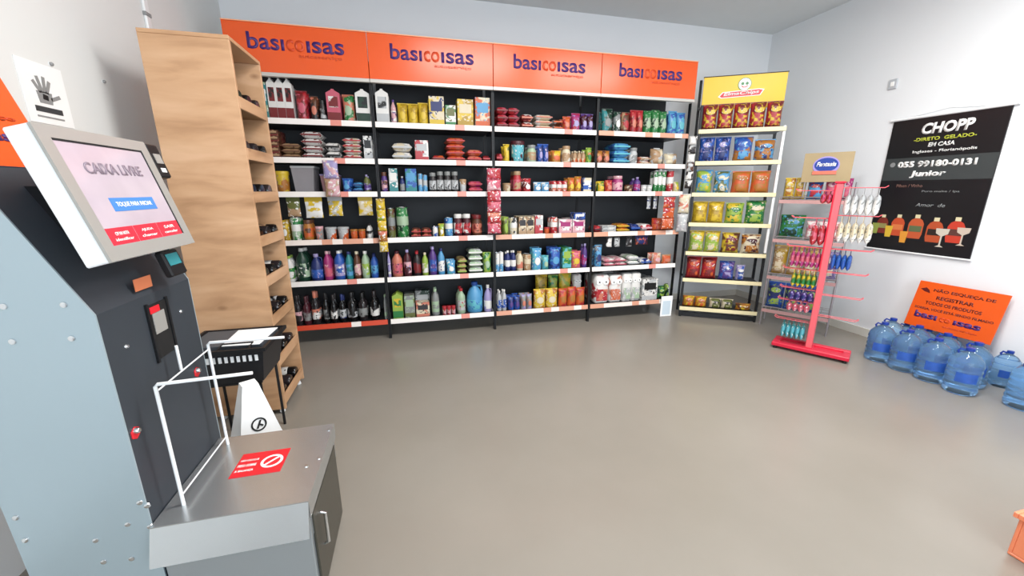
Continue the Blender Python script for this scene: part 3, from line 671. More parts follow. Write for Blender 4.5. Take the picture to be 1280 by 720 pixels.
a = at(803, 300, 1, YS + .02)
put('hangpack', .14, 16 * S, .03, 'maroon', 'navy', 'orange', Matrix.Translation((a.x, YS + .035, .871 - .032)), 'maroon and orange wide packet hanging under the fourth shelf')
# --- clip strips hanging in front of the rails
def clip_strip(px, y0, y1, cols, wpx, label, z_top, kinds='sachet'):
    a = at(px, y0, 1, YS - .05); b = at(px, y1, 1, YS - .05); w = wpx * S
    t = thing('clip_strip', label, 'clip strip', (a.x, YS - .045, b.z))
    L = a.z - b.z; n = len(cols)
    pbox('strip_tape', t, M_whitev, -.008, .008, 0, .008, .010, L)
    pbox('rail_clip', t, M_alu, -.012, .010, L - .03, .012, .0295, L - .005)
    for i, (A, B) in enumerate(cols):
        bm = NB(); h = L / n; pillow(bm, w, h * .98, .03, z0=L - (i + 1) * h, wr=.05, seed=i); bm.transform(Matrix.Translation((0, -.010, 0)))
        part('sachet', bm, printed(A, B, 'white'), t, smooth=60)
    return t
clip_strip(475, 248, 315, [('yellow', 'dyellow'), ('yellow', 'lime'), ('yellow', 'yellow'), ('salmon', 'amber'), ('yellow', 'cream')], 11, 'narrow yellow clip strip of sachets hanging in front of the second bay', 1.2)
clip_strip(617, 210, 292, [('pink', 'red'), ('pink', 'lpink'), ('red', 'pink'), ('pink', 'red'), ('salmon', 'red'), ('pink', 'red')], 19, 'wide pink red clip strip of sachets between second and third bays', 1.4)
clip_strip(837, 246, 286, [('red', 'orange'), ('orange', 'red'), ('orange', 'salmon')], 20, 'orange red clip strip of bags at the right end of the shelving', 1.2)
clip_strip(412, 200, 246, [('lilac', 'lpink'), ('lpink', 'tan')], 17, 'pale lilac clip strip hanging in front of the first bay', 1.4)
# price sheet at the right foot
a = at(822, 371, 1, YS - .03); b = at(838, 396, 1, YS - .03)
t = thing('price_sheet', 'white printed sheet hanging at the right foot of the shelving', 'sign', (b.x - .06, YS - .03, b.z))
pbox('paper', t, M_paper, -.065, 0, 0, .065, .003, a.z - b.z, bev=.0005)
pbox('printed_panel', t, mat('pale_blue_print', '#c9d8e2', .6), -.045, -.0012, .03, .045, .0005, a.z - b.z - .05)
pbox('hanging_tape', t, M_whitev, -.02, .001, a.z - b.z - .004, .02, .003, .171 - .01 - b.z)

# ================================================================ CRISP RACK
RA = Matrix.Translation((2.585, 3.297, 0)) @ Matrix.Rotation(math.atan2(-.359, .607), 4, 'Z')
rz_rack = math.atan2(-.359, .607); RW, RD = .70, .26
rack = thing('crisp_rack', 'narrow crisp rack with yellow header standing in the back right corner', 'rack', (2.585, 3.297, 0), rz_rack)
M_crail = mat('cream_rail', '#e8dcb0', .45)
for nm, x, y in (('l', .0, .0), ('l', .0, RD - .022), ('r', RW - .022, RD - .022)):
    pbox('post', rack, M_blk, x, y, 0, x + .022, y + .022, 2.0 if y == 0 else 2.262, bev=.002)
pbox('post', rack, M_blk, RW - .022, 0, 0, RW, .022, .68, bev=.002)
pbox('post', rack, M_whitem, RW - .022, 0, .68, RW, .022, 1.80, bev=.002, label='white upper length of the front post')
ZR = [1.79, 1.513, 1.23, .95, .67, .402, .105]
for z in ZR:
    s = pbox('shelf', rack, M_shelf if z < .5 else mat('grey_wire_shelf', '#8c9298', .5), .023, .002, z - .03, RW - .023, RD - .003, z - .008, bev=.002)
    pbox('front_rail', s, M_crail, .001, -.012, z - .034, RW - .001, -.0005, z + .002, bev=.001)
pbox('base_bar', rack, M_blk, .023, .004, .01, RW - .023, .020, .05)
hd = pbox('header_board', rack, mat('yellow_board', '#f0c415', .35, noise=.08, nscale=3), .024, RD - .10, 1.98, RW - .002, RD - .088, 2.262, bev=.001, label='yellow header board')
pbox('header_frame', hd, M_blk, .02, RD - .104, 2.262, RW + .002, RD - .084, 2.268)
pbox('header_arm', rack, M_blk, .002, RD - .10, 1.99, .02, RD - .023, 2.01)
pbox('header_arm', rack, M_blk, RW - .020, RD - .086, 1.99, RW - .002, RD - .023, 2.01)
yb = RD - .101
bm = NB(); prism(bm, [(.18, 2.075), (.50, 2.085), (.53, 2.135), (.49, 2.142), (.19, 2.128), (.155, 2.09)], yb - .003, yb, 'y'); lg = part('logo_ribbon', bm, M_whitev, hd)
bm = NB(); prism(bm, [(.185, 2.082), (.495, 2.091), (.515, 2.128), (.488, 2.135), (.195, 2.121), (.17, 2.093)], yb - .005, yb - .003, 'y'); part('ribbon_fill', bm, M_redv, lg)
text('lettering', 'ElmaChips', lg, M_whitev, frame((.343, yb - .0055, 2.090), (1, 0, .035), (0, 0, 1)), width=.29, height=.036, bold=.03, shear=.2, world=False)
for rr, m_, yy in ((.055, mat('logo_green', '#4f8f5a', .4), .002), (.050, M_whitev, .0035)):
    bm = NB(); lathe(bm, [(rr, 0), (rr, .002)], 28); bm.transform(Matrix.Translation((.365, yb - yy + .002, 2.185)) @ Matrix.Rotation(R(90), 4, 'X')); part('logo_disc', bm, m_, hd)
for dx in (-.018, .018):
    bm = NB(); lathe(bm, [(.012, 0), (.012, .002)], 16); bm.transform(Matrix.Translation((.365 + dx, yb - .0035, 2.19)) @ Matrix.Rotation(R(90), 4, 'X')); part('logo_mark', bm, mat('logo_green', '#4f8f5a', .4), hd)
bm = NB(); tube(bm, [(.340, yb - .004, 2.172), (.355, yb - .004, 2.160), (.375, yb - .004, 2.160), (.390, yb - .004, 2.172)], .003); part('logo_curve', bm, M_redv, hd)
RN = ['top', 'second', 'third', 'fourth', 'fifth', 'sixth', 'bottom']
def rrow(k, x0, x1, h, n, A, B, desc, C='white', kind='bag', dep=.09, st=1):
    w = (x1 - x0) / n
    for i in range(n):
        for j in range(st):
            m = RA @ Matrix.Translation((x0 + w * (i + .5), .03 + dep / 2, ZR[k] - .0078 + j * h / st)) @ Matrix.Rotation(random.uniform(-.03, .03), 4, 'Z')
            put(kind, round(w * .97, 3), round(h * 1.08 / st, 3), dep, A, B, C, m, run_label(desc, i, n, "the crisp rack's %s shelf" % RN[k], j, st), plural(desc) + " on the crisp rack's %s shelf" % RN[k] if n * st > 1 else None)
rrow(0, .025, .675, .21, 5, 'dred', 'red', 'dark red crisp bag', 'yellow')
rrow(1, .03, .30, .205, 2, 'blue', 'navy', 'deep blue crisp bag', 'lilac')
rrow(1, .32, .48, .20, 1, 'blue', 'amber', 'blue and amber crisp bag', 'sky')
rrow(1, .49, .66, .175, 1, 'sky', 'amber', 'sky blue and amber crisp bag', 'navy')
rrow(2, .03, .18, .20, 1, 'sky', 'lime', 'sky and lime crisp bag', 'yellow')
rrow(2, .19, .33, .19, 1, 'sky', 'olive', 'blue and olive crisp bag', 'cream')
rrow(2, .34, .66, .185, 2, 'orange', 'amber', 'orange crisp bag', 'amber')
rrow(3, .03, .31, .19, 2, 'yellow', 'dyellow', 'bright yellow crisp bag', 'yellow')
rrow(3, .32, .48, .18, 1, 'lime', 'yellow', 'lime yellow crisp bag', 'green')
rrow(3, .49, .66, .20, 1, 'green', 'lime', 'green crisp bag', 'cream')
rrow(4, .03, .31, .19, 2, 'yellow', 'lime', 'yellow and lime crisp bag', 'cream')
rrow(4, .32, .48, .18, 1, 'yellow', 'brown', 'yellow brown crisp bag', 'dred')
rrow(4, .49, .66, .17, 1, 'cream', 'amber', 'cream and amber crisp bag', 'maroon')
rrow(5, .03, .31, .20, 2, 'red', 'dred', 'bright red crisp bag', 'orange')
rrow(5, .33, .47, .17, 1, 'blue', 'purple', 'blue purple snack bag', 'lilac')
rrow(5, .48, .56, .14, 1, 'lilac', 'blue', 'pale lilac snack bag', 'white')
rrow(6, .03, .26, .10, 2, 'amber', 'yellow', 'amber low snack bag', 'orange')
rrow(6, .28, .50, .09, 2, 'cream', 'olive', 'cream and olive snack bag', 'dark')
rrow(6, .52, .66, .06, 1, 'amber', 'brown', 'brown low snack bag', 'yellow')
# clip strip on the rack's left side
def rack_strip(x, y, z1, z0, cols, w, label, tilt=.0):
    m = RA @ Matrix.Translation((x, y, z0)); t = link('clip_strip', None, None, m); t['label'] = label; t['category'] = 'clip strip'; t.empty_display_size = .05
    L = z1 - z0; n = len(cols); pbox('strip_tape', t, M_whitev, -.008, .006, 0, .008, .008, L)
    pbox('rail_clip', t, M_alu, 0.0, .006, L - .03, -x - .001, .014, L)
    for i, (A, B) in enumerate(cols):
        bm = NB(); h = L / n; pillow(bm, w, h * .96, .035, z0=L - (i + 1) * h, wr=.06, seed=i); bm.transform(Matrix.Translation((0, -.013, 0)))
        part('sachet', bm, printed(A, B, 'white'), t, smooth=60)
rack_strip(-.040, .0, 1.74, 1.27, [('white', 'dark'), ('dark', 'lgrey'), ('white', 'dark'), ('brown', 'lgrey'), ('white', 'dark'), ('dark', 'white')], .065, 'clip strip of black and white packets on the left of the crisp rack')
rack_strip(-.062, -.005, 1.22, .86, [('cream', 'salmon'), ('clear', 'lgrey')], .10, 'hanging cream and clear bags between shelving and crisp rack')

# ================================================================ TRAY STAND BEHIND THE RED STAND
TZ = math.atan2(-.5, .35); TM = Matrix.Translation((3.17, 2.88, 0)) @ Matrix.Rotation(TZ, 4, 'Z')
ts = thing('sweets_tray_stand', 'wire sweets stand with tan header card behind the red hook stand', 'rack', (3.17, 2.88, 0), TZ)
M_wire = mat('grey_wire', '#a9a3a6', .4, .5); TW, TD = .50, .24
for x in (0.0, TW):
    for y in (.02, TD):
        bm = NB(); tube(bm, [(x, y, 0), (x, y, 1.32 if y == TD else 1.2)], .008); part('upright', bm, M_wire, ts)
TZS = [1.145, .80, .46, .14]
for z in TZS:
    bm = NB()
    for y in (.0, .05, .10, .15, .20, .24): tube(bm, [(0, y, z + y * .25), (TW, y, z + y * .25)], .003, 6)
    for x in [i * TW / 8 for i in range(9)]: tube(bm, [(x, .0, z), (x, TD, z + TD * .25)], .0025, 6)
    tube(bm, [(0, 0, z + .05), (TW, 0, z + .05)], .004, 6); tube(bm, [(0, 0, z), (0, 0, z + .05)], .004, 6); tube(bm, [(TW, 0, z), (TW, 0, z + .05)], .004, 6)
    tr = part('wire_tray', bm, M_wire, ts)
    pbox('front_strip', tr, mat('dusty_pink_strip', '#c79a98', .5), .0, -.008, z - .004, TW, -.005, z + .026)
hc = pbox('header_card', ts, mat('tan_card', '#a8946f', .6, noise=.12, nscale=6), .13, .018, 1.32, .455, .026, 1.555, bev=.001, label='tan header card with blue oval badge')
bm = NB(); tube(bm, [(.16, .03, 1.2), (.16, .03, 1.40)], .006); tube(bm, [(.43, .03, 1.2), (.43, .03, 1.40)], .006); part('card_support', bm, M_wire, ts)
def oval(name, par, cx, cz, rx, rz_, y0, y1, m):
    bm = NB(); prism(bm, [(cx + rx * math.cos(2 * PI * i / 28), cz + rz_ * math.sin(2 * PI * i / 28)) for i in range(28)], y0, y1, 'y'); return part(name, bm, m, par)
oval('badge', hc, .285, 1.452, .088, .073, .014, .018, mat('lilac_card', '#9c8fcf', .5))
oval('badge_centre', hc, .285, 1.458, .078, .055, .012, .014, M_bcap)
text('lettering', 'Fantasia', hc, M_whitev, frame((.285, .0118, 1.445), (1, 0, 0), (0, 0, 1)), width=.13, height=.036, bold=.03, shear=.25, world=False)
pbox('badge_ribbon', hc, mat('salmon_card', '#d8735c', .5), .20, .011, 1.38, .36, .0138, 1.41, bev=.001)
def trow(k, x0, x1, h, n, A, B, desc, C='white', kind='bag', dep=.07, y=.05, lean=0.0):
    w_ = (x1 - x0) / n
    for i in range(n):
        m = TM @ Matrix.Translation((x0 + w_ * (i + .5), y + dep / 2, TZS[k] + (y + dep) * .25 + .003))
        m = m @ Matrix.Rotation(-.1, 4, 'X')
        put(kind, round(w_ * .97, 3), h * 1.2, dep, A, B, C, m, run_label(desc, i, n, "the wire stand's %s tray" % ['top', 'second', 'third', 'bottom'][k]), plural(desc) + " on the wire stand's %s tray" % ['top', 'second', 'third', 'bottom'][k] if n > 1 else None)
trow(0, .01, .17, .15, 2, 'yellow', 'amber', 'yellow sweets bag', 'cream')
trow(0, .18, .29, .13, 1, 'blue', 'sky', 'blue sweets bag', 'red')
trow(0, .30, .48, .14, 2, 'magenta', 'pink', 'magenta sweets bag', 'lpink')
trow(1, .02, .21, .17, 1, 'green', 'dgreen', 'green sweets bag', 'sky')
trow(1, .22, .46, .13, 3, 'lpink', 'white', 'pale pink sweets bag', 'pink')
trow(2, .01, .36, .22, 3, 'dyellow', 'tan', 'mustard popcorn bag', 'cream')
trow(3, .01, .42, .20, 3, 'blue', 'navy', 'blue popcorn bag', 'lime')
trow(2, .37, .49, .20, 1, 'lilac', 'purple', 'lilac popcorn bag', 'cream')

# ================================================================ RED HOOK STAND
HZ = math.atan2(-.84, .54); HM = Matrix.Translation((3.0, 2.25, 0)) @ Matrix.Rotation(HZ, 4, 'Z')
hs = thing('hook_stand', 'red metal hook stand on a flat base in front of the poster wall', 'display stand', (3.0, 2.25, 0), HZ)
bm = NB(); box(bm, -.235, -.10, .022, .255, -.055, .052, bev=.004); box(bm, -.235, .055, .022, .255, .10, .052, bev=.004); box(bm, -.235, -.056, .026, -.19, .056, .050, bev=.003); box(bm, .21, -.056, .026, .255, .056, .050, bev=.003)
box(bm, -.03, -.056, .026, .03, .056, .050, bev=.003); base = part('base_frame', bm, M_redm, hs)
pbox('base_plate', base, M_redm, -.19, -.055, .030, .21, .055, .040)
for x in (-.21, .23):
    for y in (-.078, .078):
        bm = NB(); lathe(bm, [(.014, 0), (.014, .022)], 12, x, y); part('foot', bm, M_rubber, base)
pbox('post', hs, M_pinkm, -.020, -.045, .045, .020, .045, 1.30, bev=.004, label='pale red square post')
bm = NB()
for i in range(4): tube(bm, [(-.024, -.04 + i * .026, .66), (-.024, -.04 + i * .026, 1.29)], .004, 6)
for i in range(14): tube(bm, [(-.026, -.045, .66 + i * .048), (-.026, .045, .66 + i * .048)], .003, 6)
part('perforated_side', bm, M_redm, hs)
pbox('top_cap', hs, M_redm, -.03, -.05, 1.30, .03, .05, 1.315, bev=.003)
RH = [1.27, 1.075, .83, .655, .478, .312]; LH = [1.25, 1.05, .83, .655, .50, .40, .24]
hooks = [(1, z) for z in RH] + [(-1, z) for z in LH]
for sx, z in hooks:
    bm = NB()
    for y in (-.022, .022):
        tube(bm, [(sx * .018, y, z), (sx * .24, y, z), (sx * .255, y, z + .012)], .0028, 6)
    tube(bm, [(sx * .255, -.022, z + .012), (sx * .255, .022, z + .012)], .0028, 6)
    part('hook', bm, M_pinkm, hs)
def hang(sx, z, x0, x1, n, h, A, B, C, desc, name_side):
    for i in range(n):
        x = x0 + (x1 - x0) * (i + .5) / n
        m = HM @ Matrix.Translation((sx * x, 0, z - .003)) @ Matrix.Rotation(R(90) + random.uniform(-.25, .25) * 0, 4, 'Z') @ Matrix.Rotation(R(6) * sx, 4, 'X')
        m = HM @ Matrix.Translation((sx * x, 0, z - .004)) @ Matrix.Rotation(R(90), 4, 'Z')
        d_, hk = desc.split(' on the '); lab = '%s of %s %s on the red stand, %s' % (ordinal(i if sx > 0 else n - 1 - i, n), NUM[n], plural(d_), hk)
        put('hangpack', .085, h * 1.1, (x1 - x0) / n * .97, A, B, C, m, lab, plural(d_) + ' on the red stand')
hang(1, 1.27, .04, .235, 5, .17, 'white', 'lgrey', 'grey', 'white sachet on the top right hook', 'right')
hang(1, 1.075, .03, .225, 5, .17, 'white', 'cream', 'grey', 'cream white sachet on the second right hook', 'right')
hang(1, .83, .03, .15, 4, .13, 'blue', 'navy', 'sky', 'blue sachet on the third right hook', 'right')
hang(-1, 1.25, .03, .10, 2, .08, 'magenta', 'red', 'pink', 'crimson sachet on the top left hook', 'left')
hang(-1, 1.05, .03, .12, 2, .18, 'red', 'pink', 'lpink', 'red sachet on the second left hook', 'left')
hang(-1, .83, .03, .22, 6, .14, 'pink', 'magenta', 'white', 'pink sachet on the third left hook', 'left')
hang(-1, .655, .03, .19, 5, .12, 'green', 'yellow', 'yellow', 'green yellow sachet on the fourth left hook', 'left')
hang(-1, .50, .03, .19, 4, .08, 'purple', 'navy', 'lilac', 'purple sachet on the fifth left hook', 'left')
hang(-1, .40, .04, .19, 4, .07, 'lpink', 'pink', 'white', 'pale pink sachet on the sixth left hook', 'left')
hang(-1, .24, .04, .20, 5, .13, 'aqua', 'teal', 'white', 'teal white sachet on the lowest left hook', 'left')

# ================================================================ POSTER AND SMALL THINGS ON THE RIGHT WALL
py0, py1, pz0, pz1 = 1.87, 2.535, .775, 1.79; PXW = XR - .010
po = thing('wall_poster', 'large black beer poster with white lettering on the right wall', 'poster', (XR, (py0 + py1) / 2, pz0))
pbox('poster_sheet', po, mat('black_vinyl', '#17181b', .3, noise=.2, nscale=2), PXW, py0, pz0, XR - .001, py1, pz1, world=True)
bm = NB(); tube(bm, [(XR - .012, py0 - .03, pz1 + .006), (XR - .012, py1 + .02, pz1 + .006)], .010); part('top_rod', bm, M_whitem, po, True)
bm = NB(); tube(bm, [(XR - .012, py0 - .01, pz0 - .004), (XR - .012, py1 + .01, pz0 - .004)], .007); part('bottom_rod', bm, M_whitem, po, True)
bm = NB(); tube(bm, [(XR - .006, py0 + .05, pz1 + .01), (XR - .004, (py0 + py1) / 2, pz1 + .045), (XR - .006, py1 - .05, pz1 + .01)], .0025, 6); part('hanging_cord', bm, M_whitem, po, True)
pbox('grey_band', po, mat('grey_print', '#3c4142', .35), PXW - .0006, py0 + .002, 1.33, PXW + .001, py1 - .002, 1.50, world=True)
def ptext(s, yc, z, w_, h_, m, bold=.02, shear=0.0, nm='lettering'):
    text(nm, s, po, m, frame((PXW - .0008, yc, z), (0, -1, 0), (0, 0, 1)), width=w_, height=h_, bold=bold, shear=shear, ext=.001)
M_grey_t = mat('grey_vinyl', '#8d9090', .5)
ptext('CHOPP', 2.185, 1.665, .30, .080, M_whitev, .045, .12)
ptext('-DIRETO  GELADO-', 2.190, 1.617, .36, .026, mat('yellow_vinyl', '#b9bf3a', .5), .03)
ptext('EM CASA', 2.195, 1.572, .155, .030, M_whitev, .03, .1)
ptext('Ingleses - Florian\u00f3polis', 2.175, 1.525, .37, .026, M_whitev, .015)
ptext('055 99180-0131', 2.205, 1.425, .47, .048, M_whitev, .05)
bm = NB(); lathe(bm, [(.018, 0), (.018, .0015)], 20); bm.transform(Matrix.Translation((PXW, 2.475, 1.452)) @ Matrix.Rotation(R(-90), 4, 'Y')); part('phone_badge', bm, M_grey_t, po, True)
ptext('Junior', 2.235, 1.345, .22, .055, M_whitev, .05, .1)
ptext('Pilsen / Vinho', 2.33, 1.275, .17, .024, mat('brown_vinyl', '#7d5a50', .5), .01)
ptext('Puro malte / Ipa', 2.13, 1.235, .22, .018, M_grey_t, 0)
ptext('Amor  de', 2.17, 1.13, .18, .026, M_grey_t, .01, .2)
def growler(yc, z, s, col, mid):
    x = PXW - .0004
    def poly(pts, m, dx, nm):
        bm = NB(); A = [(yc + a * s, z + b * s) for a, b in pts]; prism(bm, A, x - dx, x - dx + .0008, 'x'); return part(nm, bm, m, po, True)
    poly([(-.035, 0), (.035, 0), (.042, .03), (.042, .10), (.030, .125), (.014, .135), (-.014, .135), (-.030, .125), (-.042, .10), (-.042, .03)], mat('print_' + col, col, .4), .0004, 'printed_bottle')
    poly([(-.014, .136), (.014, .136), (.014, .160), (-.014, .160)], mat('print_cap', '#d8cfa8', .4), .0008, 'printed_cap')
    poly([(-.034, .045), (.034, .045), (.034, .085), (-.034, .085)], mat('print_' + mid, mid, .4), .0012, 'printed_label')
for yc, z, s, c, md in ((2.455, .905, .95, '#7a2f25', '#8f8a55'), (2.345, .895, 1.05, '#c4502e', '#d87a46'), (2.225, .885, 1.15, '#c25a35', '#5c6a48'), (2.105, .870, 1.15, '#b5512f', '#2c2420'), (1.985, .880, 1.15, '#c4402e', '#5c3a34')):
    growler(yc, z, s, c, md)
def pglass(yc, z, s, col, stem):
    x = PXW - .0018; bm = NB()
    if stem: pts = [(-.016, 0), (.016, 0), (.003, .008), (.003, .05), (.022, .062), (.025, .085), (-.025, .085), (-.022, .062), (-.003, .05), (-.003, .008)]
    else: pts = [(-.016, 0), (.016, 0), (.022, .075), (-.022, .075)]
    prism(bm, [(yc + a * s, z + b * s) for a, b in pts], x - .0008, x, 'x'); part('printed_glass', bm, mat('print_g' + col, col, .4), po, True)
pglass(2.50, .90, 1.15, '#8f9a4a', False); pglass(2.40, .88, 1.2, '#d6b23a', False); pglass(2.29, .845, 1.2, '#e09a3a', False); pglass(2.055, .84, 1.6, '#c9c2b4', True); pglass(1.94, .865, 1.5, '#c9b8a8', True)
# switch plate
t = thing('wall_switch', 'small grey switch plate high on the right wall', 'switch', (XR, 2.605, 2.05))
pbox('cover_plate', t, mat('pale_grey_plastic', '#b9bdc2', .5), XR - .012, 2.575, 2.045, XR - .0005, 2.635, 2.12, world=True, bev=.003)
pbox('rocker', t, M_whitev, XR - .016, 2.592, 2.065, XR - .011, 2.618, 2.10, world=True, bev=.002)

# ================================================================ WATER BOTTLES AND THE ORANGE NOTICE
def water_proto(h, r):
    L = []
    bm = NB(); pr = [(r * .80, 0), (r * .96, .012), (r, .03)]
    for i in range(5):
        z = .03 + (h * .52) * (i / 5); pr += [(r, z + .004), (r * .965, z + .014), (r * .965, z + .020), (r, z + .030)]
    pr += [(r, h * .64), (r * .92, h * .74), (r * .62, h * .85), (r * .25, h * .91), (r * .22, h * .94)]
    lathe(bm, pr, 24); L.append(('bottle_body', finish(bm, 'bottle_body', M_pet, 50)))
    bm = NB(); lathe(bm, [(r * .24, h * .935), (r * .26, h * .94), (r * .26, h * .995), (r * .22, h)], 16); L.append(('cap', finish(bm, 'cap', M_bcap, 40)))
    bm = NB(); n = 14   # curved blue label on the front
    pts = []
    for i in range(n + 1):
        a = -PI / 2 + (i / n - .5) * 1.25; pts.append((r * 1.012 * math.cos(a), r * 1.012 * math.sin(a)))
    inn = [(x * .985, y * .985) for x, y in reversed(pts)]
    prism(bm, pts + inn, h * .30, h * .50, 'z'); L.append(('label', finish(bm, 'label', mat('water_label', '#2a55a8', .4, noise=.3, nscale=30))))
    bm = NB(); tube(bm, [(-r * .22, 0, h * .93), (-r * .5, 0, h * .955), (-r * .62, 0, h * .90), (-r * .55, 0, h * .86)], .006, 6); L.append(('handle', finish(bm, 'handle', M_bcap, 40)))
    return L
WB = water_proto(.300, .080); WS = water_proto(.245, .062)
fr_row = [(3.37, 2.005), (3.355, 1.84), (3.345, 1.675), (3.325, 1.51)]
def put_water(L, x, y, lab, grp, rz=0):
    o = link('water_bottle', None, None, Matrix.Translation((x, y, 0)) @ Matrix.Rotation(rz, 4, 'Z')); o['label'] = lab; o['category'] = 'water bottle'; o['group'] = grp
    for n_, me in L: link(n_, me, o)
for i, (x, y) in enumerate(fr_row):
    put_water(WB, x, y, 'large blue water bottle, %s of the four in the front row' % ordinal(i, 4), 'large water bottles on the floor', -.9)
for i, (x, y) in enumerate([(3.54, 2.06), (3.53, 1.89), (3.52, 1.725), (3.50, 1.56)]):
    put_water(WB, x, y, 'large blue water bottle, %s of the four in the second row' % ordinal(i, 4), 'large water bottles on the floor', -.9)
for i, (x, y) in enumerate([(3.70, 2.06), (3.70, 1.92), (3.70, 1.78), (3.70, 1.64), (3.70, 1.50)]):
    put_water(WS, x, y, 'smaller water bottle under the orange notice, %s of the wall row' % ordinal(i, 5), 'smaller water bottles under the orange notice', -.9)
put_water(WB, 3.44, 1.285, 'large water bottle apart from the others at the far right', 'large water bottles on the floor', -.6)
put_water(WB, 3.62, 1.31, 'large water bottle by the wall behind the rightmost one', 'large water bottles on the floor', -.6)
nt_ = link('floor_notice', None, None, frame((3.685, 1.832, .2462), (.07, -1, 0), (.22, 0, 1))); nt_['label'] = 'orange notice board with dark lines of writing leaning above the water bottles'; nt_['category'] = 'sign'
NW, NH = .47, .345
bm = NB(); box(bm, -NW / 2, 0, -.004, NW / 2, NH, .004, bev=.001); part('board', bm, mat('orange_board', '#dd5410', .35, noise=.05), nt_)
M_dt = mat('dark_red_vinyl', '#5c1410', .4)
def nline(s, x, y, w_, h_, m=M_dt, bold=.03): text('lettering', s, nt_, m, Matrix.Translation((x, y, .0042)), width=w_, height=h_, bold=bold, world=False, ext=.001)
nline('N\u00c3O ESQUE\u00c7A DE', .02, .275, .32, .030); nline('REGISTRAR', -.01, .225, .20, .026)
nline('TODOS OS PRODUTOS', -.01, .180, .30, .024); nline('SORRIA, VOC\u00ca EST\u00c1 SENDO FILMADO', 0, .135, .42, .024)
nline('bas\u0131', -.13, .072, .13, .050, M_purple, .04); nline('co', -.02, .072, .06, .034, M_lred); nline('\u0131sas', .095, .072, .14, .034, M_purple, .04)
nline('autosservi\u00e7o', .07, .035, .18, .016, M_rust)
bm = NB(); prism(bm, [(-.215, .285), (-.185, .300), (-.165, .285), (-.155, .262), (-.190, .270)], .0042, .0052, 'z'); part('pictogram', bm, M_dt, nt_)

# ================================================================ OAK WINE CABINET
CX0, CX1, CY0, CY1, CH = -1.13, -.775, 2.27, 2.67, 1.925
cb = thing('wine_cabinet', 'tall narrow oak cabinet with open bottle shelves against the left wall', 'cabinet', ((CX0 + CX1) / 2, (CY0 + CY1) / 2, 0))
pbox('side_panel', cb, M_wood, CX0, CY0, .03, CX1, CY0 + .018, CH, world=True, bev=.0015)
pbox('side_panel', cb, M_wood, CX0, CY1 - .018, .03, CX1, CY1, CH, world=True, bev=.0015)
pbox('back_panel', cb, M_wood_in, CX0, CY0 + .019, .03, CX0 + .012, CY1 - .019, CH, world=True)
pbox('top_panel', cb, M_wood, CX0, CY0, CH + .0005, CX1, CY1, CH + .018, world=True, bev=.0015)
for x in (CX0 + .03, CX1 - .03):
    for y in (CY0 + .03, CY1 - .03):
        bm = NB(); lathe(bm, [(.013, 0), (.016, .004), (.010, .031)], 12, x, y); part('foot', bm, M_whitem, cb, True, smooth=40)
CS = [1.655, 1.42, 1.21, .985, .77, .55, .31, .075]
cab_wine = [('wine_bottle', 'black')]
for k, z in enumerate(CS):
    s = pbox('shelf', cb, M_wood_in, CX0 + .013, CY0 + .019, z - .018, CX1 - .013, CY1 - .019, z, world=True)
    pbox('shelf_lip', s, M_wood, CX1 - .012, CY0 + .019, z - .020, CX1, CY1 - .019, z + .035, world=True, bev=.001)
    for i in range(3):
        L = proto('wine', .074, .285, .074, 'black' if (i + k) % 2 else 'dark', ['white', 'lgrey', 'tan'][(i + k) % 3], ['dark', 'maroon', 'grey'][(i * 2 + k) % 3])
        y = CY0 + .078 + i * .120
        m = Matrix.Translation((CX1 - .016, y, z + .0385)) @ Matrix.Rotation(R(-90), 4, 'Y')
        o = link('wine_bottle', None, None, m); o['category'] = 'wine bottle'; o['group'] = 'wine bottles lying in the oak cabinet'
        o['label'] = 'dark wine bottle lying in the cabinet, %s shelf, %s from the checkout' % (['top', 'second', 'third', 'fourth', 'fifth', 'sixth', 'seventh', 'bottom'][k], ['nearest', 'second', 'farthest'][i])
        for n_, me in L: link(n_, me, o)

# ================================================================ THINGS ON THE LEFT WALL
t = thing('hand_sign', 'white wall notice with a grey open hand and a black caption bar', 'sign', (XL, 2.0, 1.5))
def lw(px, py): p = at(px, py, 0, XL + .003); return (p.y, p.z)
hy0, hy1, hz0, hz1 = 1.93, 2.13, 1.50, 1.72
pbox('paper', t, M_paper, XL + .0005, hy0, hz0, XL + .003, hy1, hz1, world=True)
def hprism(pts, m, nm, dx=.0045):
    bm = NB(); prism(bm, pts, XL + .003, XL + dx, 'x'); part(nm, bm, m, t, True)
M_gp = mat('grey_ink', '#8f9090', .6); hc_y, hc_z = 2.02, 1.605
bm = NB(); prism(bm, [(hc_y - .028, hc_z - .03), (hc_y + .028, hc_z - .03), (hc_y + .034, hc_z + .012), (hc_y - .034, hc_z + .012)], XL + .003, XL + .0045, 'x')
for k, (a, l) in enumerate(((-32, .045), (-12, .058), (8, .060), (26, .052), (68, .048))):
    d = Vector((math.sin(R(a)), math.cos(R(a)))); o_ = Vector((hc_y + math.sin(R(a)) * .028, hc_z + (.008 if a < 60 else -.012))); n_ = Vector((d.y, -d.x)) * .0065
    q = [o_ - n_, o_ + n_, o_ + d * l + n_, o_ + d * l - n_]; prism(bm, [(v.x, v.y) for v in q], XL + .003, XL + .0045, 'x')
part('hand_symbol', bm, M_gp, t, True)
hprism([(hc_y - .012, hc_z - .015), (hc_y + .010, hc_z - .018), (hc_y + .012, hc_z), (hc_y - .008, hc_z + .004)], M_rubber, 'palm_mark', .006)
hprism([(1.965, 1.542), (2.085, 1.542), (2.085, 1.562), (1.965, 1.562)], mat('dark_grey_ink', '#3a3d40', .6), 'caption_bar')
hprism([(1.965, 1.522), (2.085, 1.522), (2.085, 1.528), (1.965, 1.528)], M_gp, 'fine_print')
t = thing('cable_conduit', 'thin white cable conduit running up the left wall above the cabinet', 'conduit', (XL, 2.83, 0))
